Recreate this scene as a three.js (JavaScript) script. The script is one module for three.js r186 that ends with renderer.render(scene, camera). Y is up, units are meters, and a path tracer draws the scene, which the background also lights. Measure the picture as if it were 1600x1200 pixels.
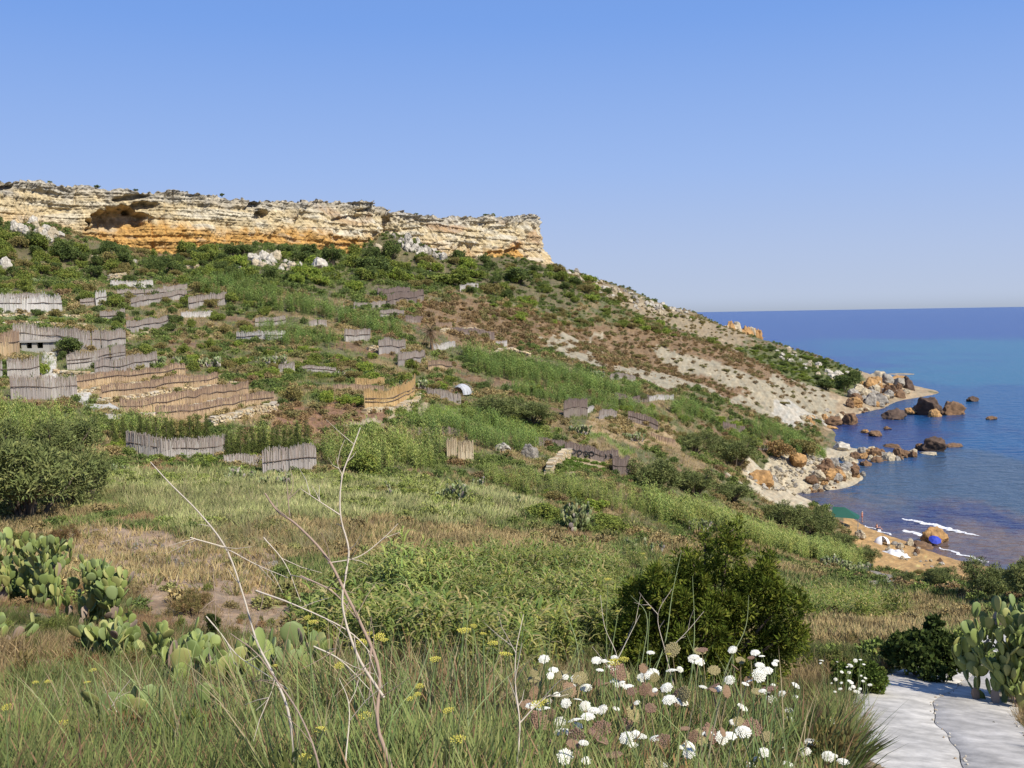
import * as THREE from 'three';
import { mergeGeometries, mergeVertices } from 'three/addons/utils/BufferGeometryUtils.js';
import { MarchingCubes } from 'three/addons/objects/MarchingCubes.js';
import { createNoise2D, createNoise3D } from 'simplex-noise';

// ---------------------------------------------------------------- camera, sky, sun, exposure
const EYE = 35, F = 1640, PITCH = 3.93, ROLL = 1.0;
const scene = new THREE.Scene();
const camera = new THREE.PerspectiveCamera(2 * Math.atan(600 / F) * 180 / Math.PI, 4 / 3, 0.1, 20000);
camera.rotation.order = 'YXZ';
camera.position.set(0, EYE, 0);
camera.rotation.set(-PITCH * Math.PI / 180, 0, -ROLL * Math.PI / 180);
camera.updateMatrixWorld();
const renderer = new THREE.WebGLRenderer();
renderer.toneMapping = THREE.LinearToneMapping;
renderer.toneMappingExposure = 1.25;
renderer.shadowMap.enabled = true;
const SUN = new THREE.Vector3(0.62, 0.88, 0.6).normalize();
{ // clear summer sky: pale near the horizon, deeper blue above
  const w = 256, h = 256, a = new Float32Array(w * h * 4);
  const stops = [[-1, .26, .30, .36], [-0.02, .38, .43, .53], [0, .40, .46, .58], [.05, .36, .445, .63], [.13, .27, .395, .68], [.26, .155, .295, .65], [.5, .10, .20, .50], [1, .075, .15, .38]];
  for (let y = 0; y < h; y++) {
    const e = Math.sin(((y + .5) / h - .5) * Math.PI);
    let k = 0; while (k < stops.length - 2 && e > stops[k + 1][0]) k++;
    const A = stops[k], B = stops[k + 1], t = Math.min(1, Math.max(0, (e - A[0]) / (B[0] - A[0])));
    for (let x = 0; x < w; x++) { const i = (y * w + x) * 4; for (let c = 0; c < 3; c++) a[i + c] = A[c + 1] + (B[c + 1] - A[c + 1]) * t; a[i + 3] = 1; }
  }
  const t = new THREE.DataTexture(a, w, h, THREE.RGBAFormat, THREE.FloatType);
  t.mapping = THREE.EquirectangularReflectionMapping; t.magFilter = THREE.LinearFilter; t.needsUpdate = true;
  scene.background = t; scene.environment = t;
}
const sun = new THREE.DirectionalLight(new THREE.Color(1, .94, .82), 4.6);
sun.position.copy(SUN).multiplyScalar(900); sun.castShadow = true;
Object.assign(sun.shadow.camera, { left: -500, right: 500, top: 500, bottom: -500, near: 10, far: 2500 });
sun.shadow.mapSize.set(4096, 4096);
sun.target.position.set(0, 20, -250); sun.position.add(sun.target.position);
sun.name = 'sun'; scene.add(sun, sun.target);

// ---------------------------------------------------------------- helpers
function makeRng(s) { return () => { s = (s + 0x6d2b79f5) | 0; let t = Math.imul(s ^ (s >>> 15), 1 | s); t = (t + Math.imul(t ^ (t >>> 7), 61 | t)) ^ t; return ((t ^ (t >>> 14)) >>> 0) / 4294967296; }; }
const R = makeRng(7);
const rr = (a, b) => a + (b - a) * R();
const pick = (a) => a[Math.floor(R() * a.length)];
const n2 = createNoise2D(makeRng(11)), n3 = createNoise3D(makeRng(12));
const fbm = (x, y, o = 4) => { let s = 0, a = .5, f = 1; for (let i = 0; i < o; i++) { s += a * n2(x * f + i * 17.3, y * f - i * 9.1); a *= .5; f *= 2.03; } return s; };
const V = (x, y, z) => new THREE.Vector3(x, y, z);
const clamp = (x, a, b) => Math.min(b, Math.max(a, x)), lerp = (a, b, t) => a + (b - a) * t;
const sst = (a, b, x) => { const t = clamp((x - a) / (b - a), 0, 1); return t * t * (3 - 2 * t); };
function dirOf(px, py) { return V((px - 800) / F, -(py - 600) / F, -1).applyQuaternion(camera.quaternion); }
function at(px, py, d) { const v = dirOf(px, py); return v.multiplyScalar(d / -v.z).add(camera.position); }   // a measured point: pixel read off the photograph + its distance
const MPP = (d) => d / F;
const taken = new Map();
const numbered = (n) => { const k = taken.get(n) ?? 0; taken.set(n, k + 1); return k ? `${n}_${String(k).padStart(3, '0')}` : n; };
function tag(o, label, category, group, kind) { o.userData.label = label; if (category) o.userData.category = category; if (group) o.userData.group = group; if (kind) o.userData.kind = kind; return o; }
const shade = (o) => { o.castShadow = o.receiveShadow = true; return o; };
function M(name, geo, mat, parent) { const m = shade(new THREE.Mesh(geo, mat)); m.name = parent === scene ? numbered(name) : name; parent.add(m); return m; }
function G(name, p) { const g = new THREE.Group(); g.name = numbered(name); if (p) g.position.copy(p); scene.add(g); return g; }
function copy(o) { const c = o.clone(); c.name = numbered(o.name.replace(/_\d{3}$/, '')); scene.add(c); return c; }

class Geo { // collects coloured triangles
  constructor() { this.p = []; this.c = []; this.n = null; }
  tri(a, b, c, col) { this.p.push(a.x, a.y, a.z, b.x, b.y, b.z, c.x, c.y, c.z); for (let i = 0; i < 3; i++) this.c.push(col[0], col[1], col[2]); }
  quad(a, b, c, d, col) { this.tri(a, b, c, col); this.tri(a, c, d, col); }
  box(o, ux, uy, uz, col) { // o = corner, ux/uy/uz = edges
    const P = (i, j, k) => o.clone().addScaledVector(ux, i).addScaledVector(uy, j).addScaledVector(uz, k);
    const v = [P(0, 0, 0), P(1, 0, 0), P(1, 1, 0), P(0, 1, 0), P(0, 0, 1), P(1, 0, 1), P(1, 1, 1), P(0, 1, 1)];
    for (const [a, b, c, d] of [[0, 3, 2, 1], [4, 5, 6, 7], [0, 1, 5, 4], [3, 7, 6, 2], [0, 4, 7, 3], [1, 2, 6, 5]]) this.quad(v[a], v[b], v[c], v[d], col);
  }
  tube(pts, rad, col, sides = 5) { // pts: Vector3[], rad: number or array
    const rings = [];
    for (let i = 0; i < pts.length; i++) {
      const t = (i < pts.length - 1 ? pts[i + 1].clone().sub(pts[i]) : pts[i].clone().sub(pts[i - 1])).normalize();
      const u = (Math.abs(t.y) > .9 ? V(1, 0, 0) : V(0, 1, 0)).cross(t).normalize(), w = t.clone().cross(u);
      const r = Array.isArray(rad) ? rad[i] : rad, ring = [];
      for (let k = 0; k < sides; k++) { const a = k / sides * 6.2832; ring.push(pts[i].clone().addScaledVector(u, Math.cos(a) * r).addScaledVector(w, Math.sin(a) * r)); }
      rings.push(ring);
    }
    for (let i = 0; i + 1 < rings.length; i++) for (let k = 0; k < sides; k++) { const k2 = (k + 1) % sides; this.quad(rings[i][k], rings[i][k2], rings[i + 1][k2], rings[i + 1][k], col); }
  }
  build(smooth) {
    let g = new THREE.BufferGeometry();
    g.setAttribute('position', new THREE.Float32BufferAttribute(this.p, 3)); g.setAttribute('color', new THREE.Float32BufferAttribute(this.c, 3));
    if (smooth) { g = mergeVertices(g, 1e-4); g.computeVertexNormals(); }
    return g;
  }
}
const tint = (c, j) => { const k = 1 + (R() - .5) * 2 * j; return [c[0] * k * (1 + (R() - .5) * j * .6), c[1] * k, c[2] * k * (1 + (R() - .5) * j * .6)]; };

// a tileable grey noise texture: grain of ground, rock and concrete
function grainTexture(size, lo, hi, oct, freq, seed) {
  const d = new Uint8Array(size * size * 4), rg = makeRng(seed), tab = new Float32Array(65536).map(() => rg() * 2 - 1);
  const n4 = (u, v, f) => { const X = u * f, Y = v * f, i = Math.floor(X), j = Math.floor(Y), a = X - i, b = Y - j, A = a * a * (3 - 2 * a), B = b * b * (3 - 2 * b), q = (p, r) => tab[((p % f) * 131 + (r % f) * 7919 + f * 37) & 65535]; return lerp(lerp(q(i, j), q(i + 1, j), A), lerp(q(i, j + 1), q(i + 1, j + 1), A), B); };
  for (let y = 0; y < size; y++) for (let x = 0; x < size; x++) {
    let s = 0, a = .55, f = freq; for (let o = 0; o < oct; o++) { s += a * n4(x / size, y / size, f); a *= .62; f *= 2; }
    const v = clamp(lo + (hi - lo) * (.5 + s * .55), 0, 255), i = (y * size + x) * 4; d[i] = d[i + 1] = d[i + 2] = v; d[i + 3] = 255;
  }
  const t = new THREE.DataTexture(d, size, size); t.wrapS = t.wrapT = THREE.RepeatWrapping; t.magFilter = THREE.LinearFilter; t.needsUpdate = true; return t;
}
const grain = grainTexture(512, 0, 255, 6, 6, 5), grainC = grainTexture(512, 185, 258, 6, 7, 6);
grainC.colorSpace = THREE.SRGBColorSpace;
const mat = (o) => new THREE.MeshStandardMaterial({ roughness: .95, vertexColors: true, side: THREE.DoubleSide, ...o });
const leafMat = (o) => new THREE.MeshPhysicalMaterial({ roughness: .85, vertexColors: true, side: THREE.DoubleSide, transmission: .3, thickness: 0, specularIntensity: .12, ...o });
const MAT = {
  plain: mat({}), rock: mat({ roughness: 1, bumpMap: grain, bumpScale: .12, map: grainC }), bark: mat({ roughness: 1 }), cane: mat({ roughness: .95 }),
  leaf: leafMat({}), farLeaf: mat({ roughness: .95, color: new THREE.Color(1.3, 1.25, .98) }), farGrass: mat({ roughness: 1, color: new THREE.Color(1.1, 1.14, 1.02) }), pad: new THREE.MeshStandardMaterial({ roughness: .55, vertexColors: true }), dull: mat({ roughness: 1 }),
};

// ---------------------------------------------------------------- terrain: heights measured off the photograph [px, py, distance]
const C = [
  // near slope
  [0, 1195, 9], [250, 1195, 7.5], [520, 1195, 6.5], [800, 1195, 6], [1050, 1195, 6.5], [1220, 1195, 9], [1340, 1195, 12.5], [1480, 1195, 13], [1620, 1190, 12.5],
  [100, 1090, 13], [330, 1120, 10], [560, 1120, 11], [800, 1110, 13], [1050, 1120, 12.5], [1230, 1110, 15],
  [100, 1000, 22], [-120, 960, 23], [300, 1010, 18], [520, 1040, 20], [700, 1050, 22], [900, 1050, 22], [1100, 1070, 19.5], [1280, 1060, 20],
  [1330, 1105, 17.5], [1458, 1105, 18], [1580, 1110, 16], [1390, 1068, 21], [1480, 1045, 24], [1560, 1015, 28.5], [1620, 1020, 26],
  [300, 900, 33], [120, 870, 38], [500, 920, 33], [250, 810, 47], [60, 830, 44], [-150, 820, 46], [650, 900, 38], [850, 900, 42], [1000, 920, 45], [1200, 960, 40],
  [1400, 970, 47], [1450, 1000, 33], [1560, 960, 46],
  [330, 745, 64], [120, 740, 62], [450, 742, 69], [650, 800, 56], [480, 800, 52], [800, 830, 54], [700, 745, 84], [1000, 840, 72], [900, 800, 68], [1150, 870, 72], [1250, 900, 76], [1350, 925, 80],
  [1480, 915, 92], [1600, 915, 80],
  // terraces on the left
  [-150, 640, 84], [60, 650, 86], [190, 655, 86], [300, 665, 84], [420, 645, 92], [120, 608, 100], [290, 587, 112], [30, 555, 110], [190, 543, 122], [40, 520, 122], [60, 490, 138], [250, 508, 148], [-150, 500, 130],
  [200, 450, 178], [0, 440, 182], [100, 410, 212], [200, 396, 242], [0, 355, 224], [-200, 340, 205], [60, 380, 214], [330, 395, 255], [330, 440, 198], [420, 425, 220], [450, 385, 276],
  // middle
  [600, 655, 98], [520, 680, 88], [640, 625, 112], [820, 705, 104], [740, 690, 100], [920, 735, 102], [720, 618, 128], [560, 590, 122], [430, 590, 116], [400, 535, 140], [560, 535, 142], [670, 550, 156],
  [480, 480, 172], [600, 480, 190], [640, 460, 215], [560, 430, 236], [550, 395, 310], [510, 398, 292], [700, 440, 255], [620, 400, 312], [700, 405, 330], [780, 412, 345],
  [800, 470, 262], [850, 430, 335], [860, 418, 370], [740, 510, 205], [800, 545, 190], [870, 590, 165], [780, 610, 145], [880, 655, 128], [1000, 650, 158], [960, 690, 128], [1080, 700, 150], [1000, 760, 118],
  [625, 378, 316], [655, 382, 320], [690, 400, 326], [40, 343, 226],
  // brown slope and clay
  [900, 530, 262], [960, 560, 246], [1000, 600, 205], [1000, 500, 330], [930, 460, 370], [950, 443, 425], [1030, 477, 505], [1090, 491, 590], [1100, 560, 300], [1100, 610, 250], [1150, 545, 385], [1200, 640, 268], [1180, 590, 300],
  [1230, 600, 330], [1230, 548, 450], [1300, 600, 385], [1340, 580, 418], [1180, 535, 900], [1145, 523, 760],
  // lower right, shores
  [1130, 730, 162], [1150, 690, 188], [1250, 690, 225], [1150, 790, 132], [1220, 840, 122], [1300, 868, 128], [1260, 810, 150], [1390, 900, 116], [1180, 750, 190], [1280, 720, 232], [1380, 905, 112],
];
const S = (px, py) => { const v = dirOf(px, py); const t = (0.0 - EYE) / v.y; return camera.position.clone().addScaledVector(v, t); };   // a point on the sea
const E = [[0, 33.4, 0], [-5, 33.9, 1], [6, 32.9, 1], [0, 36.5, 20], [-40, 41, 20], [45, 33, 20], [-45, 35, -25], [30, 29, -14], [45, 24, -45], [75, 16, -70], [100, 3, -112], [160, 4, -90], [130, 30, 0], [-120, 44, -40], [-150, 52, -120], [-220, 62, -180], [0, 60, 120], [-150, 75, 90], [150, 45, 110],
  [-60, 60, -400], [-150, 62, -330], [40, 40, -450], [60, 36, -580], [100, 30, -680], [150, 21, -740], [40, -4, -800], [226, 4, -960], [262, -1, -1080], [290, -6, -1160], [150, -8, -1200], [-150, -6, -900], [-400, 20, -500]];
const shoreZero = [[1345, 824], [1395, 842], [1440, 862], [1500, 880], [1265, 768], [1230, 772], [1330, 735], [1420, 714], [1340, 712], [1290, 664], [1320, 652], [1380, 636], [1425, 622], [1430, 606], [1385, 585], [1180, 531], [1195, 527]];
const seaLow = [[1380, 800, 1.2], [1450, 835, .8], [1540, 860, 1], [1600, 800, 3], [1450, 760, 3.5], [1330, 775, 1.2], [1480, 690, 4], [1330, 690, 1.5], [1400, 660, 2.5], [1500, 600, 5], [1400, 560, 8], [1340, 556, 8], [1270, 537, 8], [1400, 574, 5], [1375, 567, 6], [1300, 553, 7], [1250, 541, 7], [1215, 534, 6], [1230, 525, 10], [1600, 650, 7], [1600, 560, 10], [1400, 520, 14], [1250, 505, 14], [1600, 500, 20], [1150, 494, 14]];
const CP = [...C.map((c) => at(...c)), ...E.map((e) => V(...e))];
for (const [px, d, y] of [[1262, 560, -4], [1330, 525, -5], [1212, 660, -2], [1385, 490, -6], [1240, 800, -6], [1165, 640, 9], [1300, 470, 2], [1410, 585, -6], [1460, 560, -6], [1380, 620, -7], [1430, 500, -5]]) CP.push(V((px - 800) / F * d, y, -d));
for (const s of shoreZero) { const p = S(...s); p.y = .15; CP.push(p); }
for (const s of seaLow) { const p = S(s[0], s[1]); p.y = -s[2]; CP.push(p); }
{ const p = V(95, .2, -128); CP.push(p, V(190, .2, -118), V(300, -8, -200), V(400, -20, -900), V(-500, -10, -1400), V(250, 2, -60)); }
const RB = (() => { // smooth interpolation through the measured points
  const N = CP.length, n = N + 3, A = [], b = new Float64Array(n), ph = (x, z, k) => Math.sqrt((x - CP[k].x) ** 2 + (z - CP[k].z) ** 2 + (3 + .05 * Math.hypot(CP[k].x, CP[k].z)) ** 2);
  for (let i = 0; i < n; i++) {
    const r = new Float64Array(n);
    if (i < N) { for (let k = 0; k < N; k++) r[k] = ph(CP[i].x, CP[i].z, k); r[i] -= .25; r[N] = 1; r[N + 1] = CP[i].x / 100; r[N + 2] = CP[i].z / 100; b[i] = CP[i].y; }
    else for (let k = 0; k < N; k++) r[k] = i === N ? 1 : i === N + 1 ? CP[k].x / 100 : CP[k].z / 100;
    A.push(r);
  }
  for (let i = 0; i < n; i++) {
    let p = i; for (let k = i + 1; k < n; k++) if (Math.abs(A[k][i]) > Math.abs(A[p][i])) p = k;
    [A[i], A[p]] = [A[p], A[i]]; const t = b[i]; b[i] = b[p]; b[p] = t;
    for (let k = i + 1; k < n; k++) { const f = A[k][i] / A[i][i]; if (!f) continue; for (let j = i; j < n; j++) A[k][j] -= f * A[i][j]; b[k] -= f * b[i]; }
  }
  const w = new Float64Array(n);
  for (let i = n - 1; i >= 0; i--) { let s = b[i]; for (let j = i + 1; j < n; j++) s -= A[i][j] * w[j]; w[i] = s / A[i][i]; }
  const X = new Float64Array(N), Z = new Float64Array(N), C2 = new Float64Array(N);
  for (let k = 0; k < N; k++) { X[k] = CP[k].x; Z[k] = CP[k].z; C2[k] = (3 + .05 * Math.hypot(X[k], Z[k])) ** 2; }
  return (x, z) => { let s = w[N] + w[N + 1] * x / 100 + w[N + 2] * z / 100; for (let k = 0; k < N; k++) { const a = x - X[k], c = z - Z[k]; s += w[k] * Math.sqrt(a * a + c * c + C2[k]); } return s; };
})();
// the concrete track that drops past the cactus
const TRACK = [at(1570, 1330, 9), at(1508, 1195, 13), at(1458, 1105, 18), at(1502, 1068, 21.3), at(1556, 1036, 25), at(1602, 1010, 28.5), at(1700, 1002, 31), at(1850, 1010, 33)];
const trackCurve = new THREE.CatmullRomCurve3(TRACK), trackPts = trackCurve.getPoints(120), TRACK_HALF = 1.3;
function nearTrack(x, z) { let best = 1e9, y = 0; for (const p of trackPts) { const d = (p.x - x) ** 2 + (p.z - z) ** 2; if (d < best) { best = d; y = p.y; } } return [Math.sqrt(best), y]; }
function H(x, z) {
  let h = RB(x, z);
  const d = Math.hypot(x, z), land = sst(-.5, 1.5, h);
  h += land * (fbm(x / 9, z / 9, 3) * .35 * sst(4, 25, d) + fbm(x / 1.7, z / 1.7, 3) * .1 + fbm(x / 45, z / 45, 2) * 1.0 * sst(60, 200, d));
  if (d < 45 && x > 4) { const [q, y] = nearTrack(x, z), w = 1 - sst(TRACK_HALF + .1, TRACK_HALF + 1.6, q); if (w > 0) h = lerp(h, y - .07, w); }
  return h;
}
const ground = (x, z, lift = 0) => V(x, H(x, z) + lift, z);
function W(px, py) { // where the line of sight through a pixel meets the ground
  const v = dirOf(px, py), c = camera.position; let d0 = 2.5, d = 2.5;
  const P = (q) => { const s = q / -v.z; return [c.x + v.x * s, c.y + v.y * s, c.z + v.z * s]; };
  while (d < 1500) { const [x, y, z] = P(d); if (y < H(x, z)) { let a = d0, b = d; for (let i = 0; i < 12; i++) { const m = (a + b) / 2, [x1, y1, z1] = P(m); if (y1 < H(x1, z1)) b = m; else a = m; } const q = P(b); return V(q[0], H(q[0], q[2]), q[2]); } d0 = d; d += .15 + d * .02; }
  return null;
}
const WW = (px, py) => W(px, py) ?? W(px, py + 6) ?? W(px, py + 15) ?? at(px, py, 330);
const dist = (p) => -p.z;

// ---------------------------------------------------------------- what covers the ground, in world polygons
const inPoly = (P, x, z) => { if (x < P.x0 || x > P.x1 || z < P.z0 || z > P.z1) return false; let c = false; for (let i = 0, j = P.v.length - 1; i < P.v.length; j = i++) { const a = P.v[i], b = P.v[j]; if ((a[1] > z) !== (b[1] > z) && x < (b[0] - a[0]) * (z - a[1]) / (b[1] - a[1]) + a[0]) c = !c; } return c; };
function poly(...pts) { const v = pts.map(([a, b]) => { const p = WW(a, b); return [p.x, p.z]; }); const xs = v.map((q) => q[0]), zs = v.map((q) => q[1]); return { v, x0: Math.min(...xs), x1: Math.max(...xs), z0: Math.min(...zs), z1: Math.max(...zs) }; }
const COVER = [
  { p: poly([-300, 340], [0, 350], [160, 392], [330, 395], [550, 393], [700, 402], [850, 414], [960, 455], [1010, 478], [900, 480], [700, 455], [560, 470], [420, 450], [300, 435], [150, 440], [0, 470], [-300, 470]), c: [.18, .15, .075], g: 'green', n: .8 },
  { p: poly([640, 470], [800, 478], [1000, 508], [1150, 548], [1265, 610], [1240, 650], [1100, 607], [950, 585], [840, 540], [720, 540], [650, 500]), c: [.27, .175, .09], g: 'red', n: .9 },
  { p: poly([880, 424], [960, 446], [1030, 477], [1090, 491], [1185, 530], [1150, 548], [1040, 505], [940, 462]), c: [.36, .28, .17], g: 'dry', n: .4 },
  { p: poly([1140, 540], [1230, 546], [1345, 582], [1340, 612], [1280, 608], [1200, 575]), c: [.14, .15, .05], g: 'green', n: 1 },
  { p: poly([832, 526], [880, 532], [945, 518], [918, 548], [930, 563], [1000, 578], [1080, 590], [1190, 637], [1262, 655], [1275, 664], [1220, 660], [1150, 632], [1080, 609], [1000, 593], [930, 577], [870, 556]), c: [.41, .355, .24], g: 'red', n: .1 },
  { p: poly([1008, 541], [1040, 537], [1075, 557], [1110, 565], [1180, 588], [1260, 600], [1335, 630], [1275, 660], [1200, 641], [1120, 606], [1060, 577]), c: [.41, .35, .235], g: 'red', n: .14 },
  { p: poly([1010, 572], [1075, 585], [1180, 618], [1150, 622], [1080, 598]), c: [.27, .17, .09], g: 'red', n: 1 },
  { p: poly([1265, 645], [1300, 662], [1240, 668], [1215, 655]), c: [.55, .5, .4] },
  { p: poly([1310, 630], [1345, 595], [1385, 575], [1465, 592], [1460, 640], [1350, 670], [1290, 668]), c: [.44, .33, .2] },
  { p: poly([1140, 745], [1190, 730], [1290, 705], [1450, 698], [1450, 735], [1360, 765], [1290, 795], [1180, 770]), c: [.56, .47, .32] },
  { p: poly([1305, 800], [1345, 805], [1410, 830], [1470, 850], [1560, 875], [1540, 902], [1440, 903], [1360, 880], [1330, 850]), c: [.56, .34, .13] },
  { p: poly([1330, 885], [1410, 890], [1425, 910], [1360, 912]), c: [.36, .32, .26] },
  { p: poly([110, 604], [290, 583], [430, 620], [445, 648], [300, 668], [190, 655]), c: [.42, .29, .15], g: 'dry', n: .25 },
  { p: poly([400, 640], [520, 632], [610, 640], [600, 658], [520, 680], [420, 668]), c: [.27, .15, .085], g: 'red', n: .7 },
  { p: poly([500, 668], [600, 655], [640, 628], [660, 628], [640, 655], [560, 672]), c: [.5, .41, .26] },
  { p: poly([-50, 492], [118, 497], [122, 505], [-50, 503]), c: [.17, .2, .07], g: 'crop', n: 2 },
  { p: poly([882, 716], [972, 730], [962, 746], [868, 744]), c: [.42, .32, .19] },
  { p: poly([905, 676], [960, 684], [988, 702], [895, 692]), c: [.17, .2, .05], g: 'bright', n: 2 },
  { p: poly([650, 636], [770, 640], [850, 668], [820, 682], [720, 660], [640, 650]), c: [.18, .2, .06], g: 'bright', n: 1.4 },
  { p: poly([940, 640], [1040, 655], [1060, 700], [960, 690], [890, 665]), c: [.38, .27, .14], g: 'dry', n: .7 },
  { p: poly([150, 745], [480, 748], [800, 765], [850, 805], [600, 835], [330, 842], [200, 800]), c: [.24, .2, .1], g: 'pale', n: 1.5 },
  { p: poly([330, 830], [700, 815], [1000, 850], [900, 880], [600, 880], [420, 870]), c: [.27, .19, .1], g: 'dry', n: 1 },
  { p: poly([20, 830], [180, 820], [440, 850], [470, 940], [420, 1000], [330, 985], [190, 920], [60, 880]), c: [.40, .28, .18], g: 'dry', n: .2 },
  { p: poly([-100, 990], [100, 1010], [160, 1060], [120, 1120], [-100, 1110]), c: [.3, .2, .12], g: 'dry', n: .4 },
  { p: poly([-200, 1080], [150, 1080], [320, 1110], [420, 1195], [-200, 1195]), c: [.2, .17, .085], g: 'near', n: 1.2 },
  { p: poly([380, 1195], [420, 1090], [700, 1060], [1000, 1085], [1250, 1085], [1330, 1110], [1350, 1195]), c: [.27, .185, .11], g: 'near', n: 1 },
  { p: poly([820, 1195], [850, 1090], [1100, 1070], [1280, 1100], [1330, 1195]), c: [.24, .16, .09], g: 'weedy', n: .55 },
  { p: poly([1230, 935], [1480, 935], [1490, 985], [1340, 1010], [1240, 1000]), c: [.28, .19, .1], g: 'dry', n: 1.2 },
  { p: poly([1490, 1140], [1620, 1100], [1700, 1110], [1640, 1160], [1540, 1150]), c: [.3, .21, .13], g: 'dry', n: .6 },
];
const BASE = [[.27, .2, .1], [.16, .155, .065], [.24, .155, .085]];
function cover(x, z) {
  const d = Math.hypot(x, z), w = Math.min(7, .5 + d * .018), X = x + fbm(x / w / 2.2, z / w / 2.2, 3) * w * 1.3, Z = z + fbm(x / w / 2.2 + 40, z / w / 2.2, 3) * w * 1.8;
  for (let i = COVER.length - 1; i >= 0; i--) if (inPoly(COVER[i].p, X, Z)) return COVER[i];
  if (d < 9) return { c: [.27, .185, .11], g: 'near', n: 1 };
  const k = fbm(x / 14 + 3, z / 14, 4); return k > .12 ? { c: BASE[0], g: 'dry', n: 1 } : k < -.32 ? { c: BASE[2], g: 'red', n: .8 } : { c: BASE[1], g: 'green', n: 1.1 };
}
{ // the ground sheet
  const ang = []; for (let a = -180; a < -34; a += 3) ang.push(a); for (let a = -34; a <= 34; a += .105) ang.push(a); for (let a = 36; a <= 180; a += 3) ang.push(a);
  const rad = [.4]; while (rad[rad.length - 1] < 1500) rad.push(rad[rad.length - 1] * 1.0112 + .02);
  const nA = ang.length, nR = rad.length, pos = new Float32Array(nA * nR * 3), col = new Float32Array(nA * nR * 3), uv = new Float32Array(nA * nR * 2), idx = [];
  for (let i = 0; i < nA; i++) {
    const s = Math.sin(ang[i] * Math.PI / 180), c = -Math.cos(ang[i] * Math.PI / 180), inside = Math.abs(ang[i]) < 40;
    for (let j = 0; j < nR; j++) {
      const x = s * rad[j], z = c * rad[j], k = i * nR + j;
      let h = inside || j % 6 === 0 || rad[j] < 30 || j === nR - 1 ? H(x, z) : NaN;
      pos[k * 3] = x; pos[k * 3 + 1] = h; pos[k * 3 + 2] = z; uv[k * 2] = x / 3; uv[k * 2 + 1] = z / 3;
      const g = cover(x, z), n = 1 + .22 * n2(x * .9, z * .9) + .18 * n2(x * .16, z * .16), q = .06 * n2(x * 2.3 + 9, z * 2.3), stone = n2(x * 3.1, z * 3.1) > .78 ? 1.35 : 1;
      for (let m = 0; m < 3; m++) col[k * 3 + m] = clamp(g.c[m] * (n + (m === 0 ? q : m === 2 ? -q : 0)) * stone, .02, .7);
    }
    for (let j = 0; j < nR; j++) { const k = i * nR + j; if (Number.isNaN(pos[k * 3 + 1])) { let a = j, b = j; while (Number.isNaN(pos[(i * nR + a) * 3 + 1])) a--; while (Number.isNaN(pos[(i * nR + b) * 3 + 1])) b++; pos[k * 3 + 1] = lerp(pos[(i * nR + a) * 3 + 1], pos[(i * nR + b) * 3 + 1], (j - a) / (b - a)); } }
    if (i) for (let j = 0; j + 1 < nR; j++) { const a = (i - 1) * nR + j, b = i * nR + j; idx.push(a, b, b + 1, a, b + 1, a + 1); }
  }
  for (let j = 0; j + 1 < nR; j++) { const a = (nA - 1) * nR + j, b = j; idx.push(a, b, b + 1, a, b + 1, a + 1); }
  const g = new THREE.BufferGeometry();
  g.setAttribute('position', new THREE.BufferAttribute(pos, 3)); g.setAttribute('color', new THREE.BufferAttribute(col, 3)); g.setAttribute('uv', new THREE.BufferAttribute(uv, 2)); g.setIndex(idx); g.computeVertexNormals();
  tag(M('hillside_ground', g, mat({ map: grainC, bumpMap: grain, bumpScale: .1, roughness: 1 }), scene), 'dry brown and green hillside falling to the bay', null, null, 'structure');
}
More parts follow.
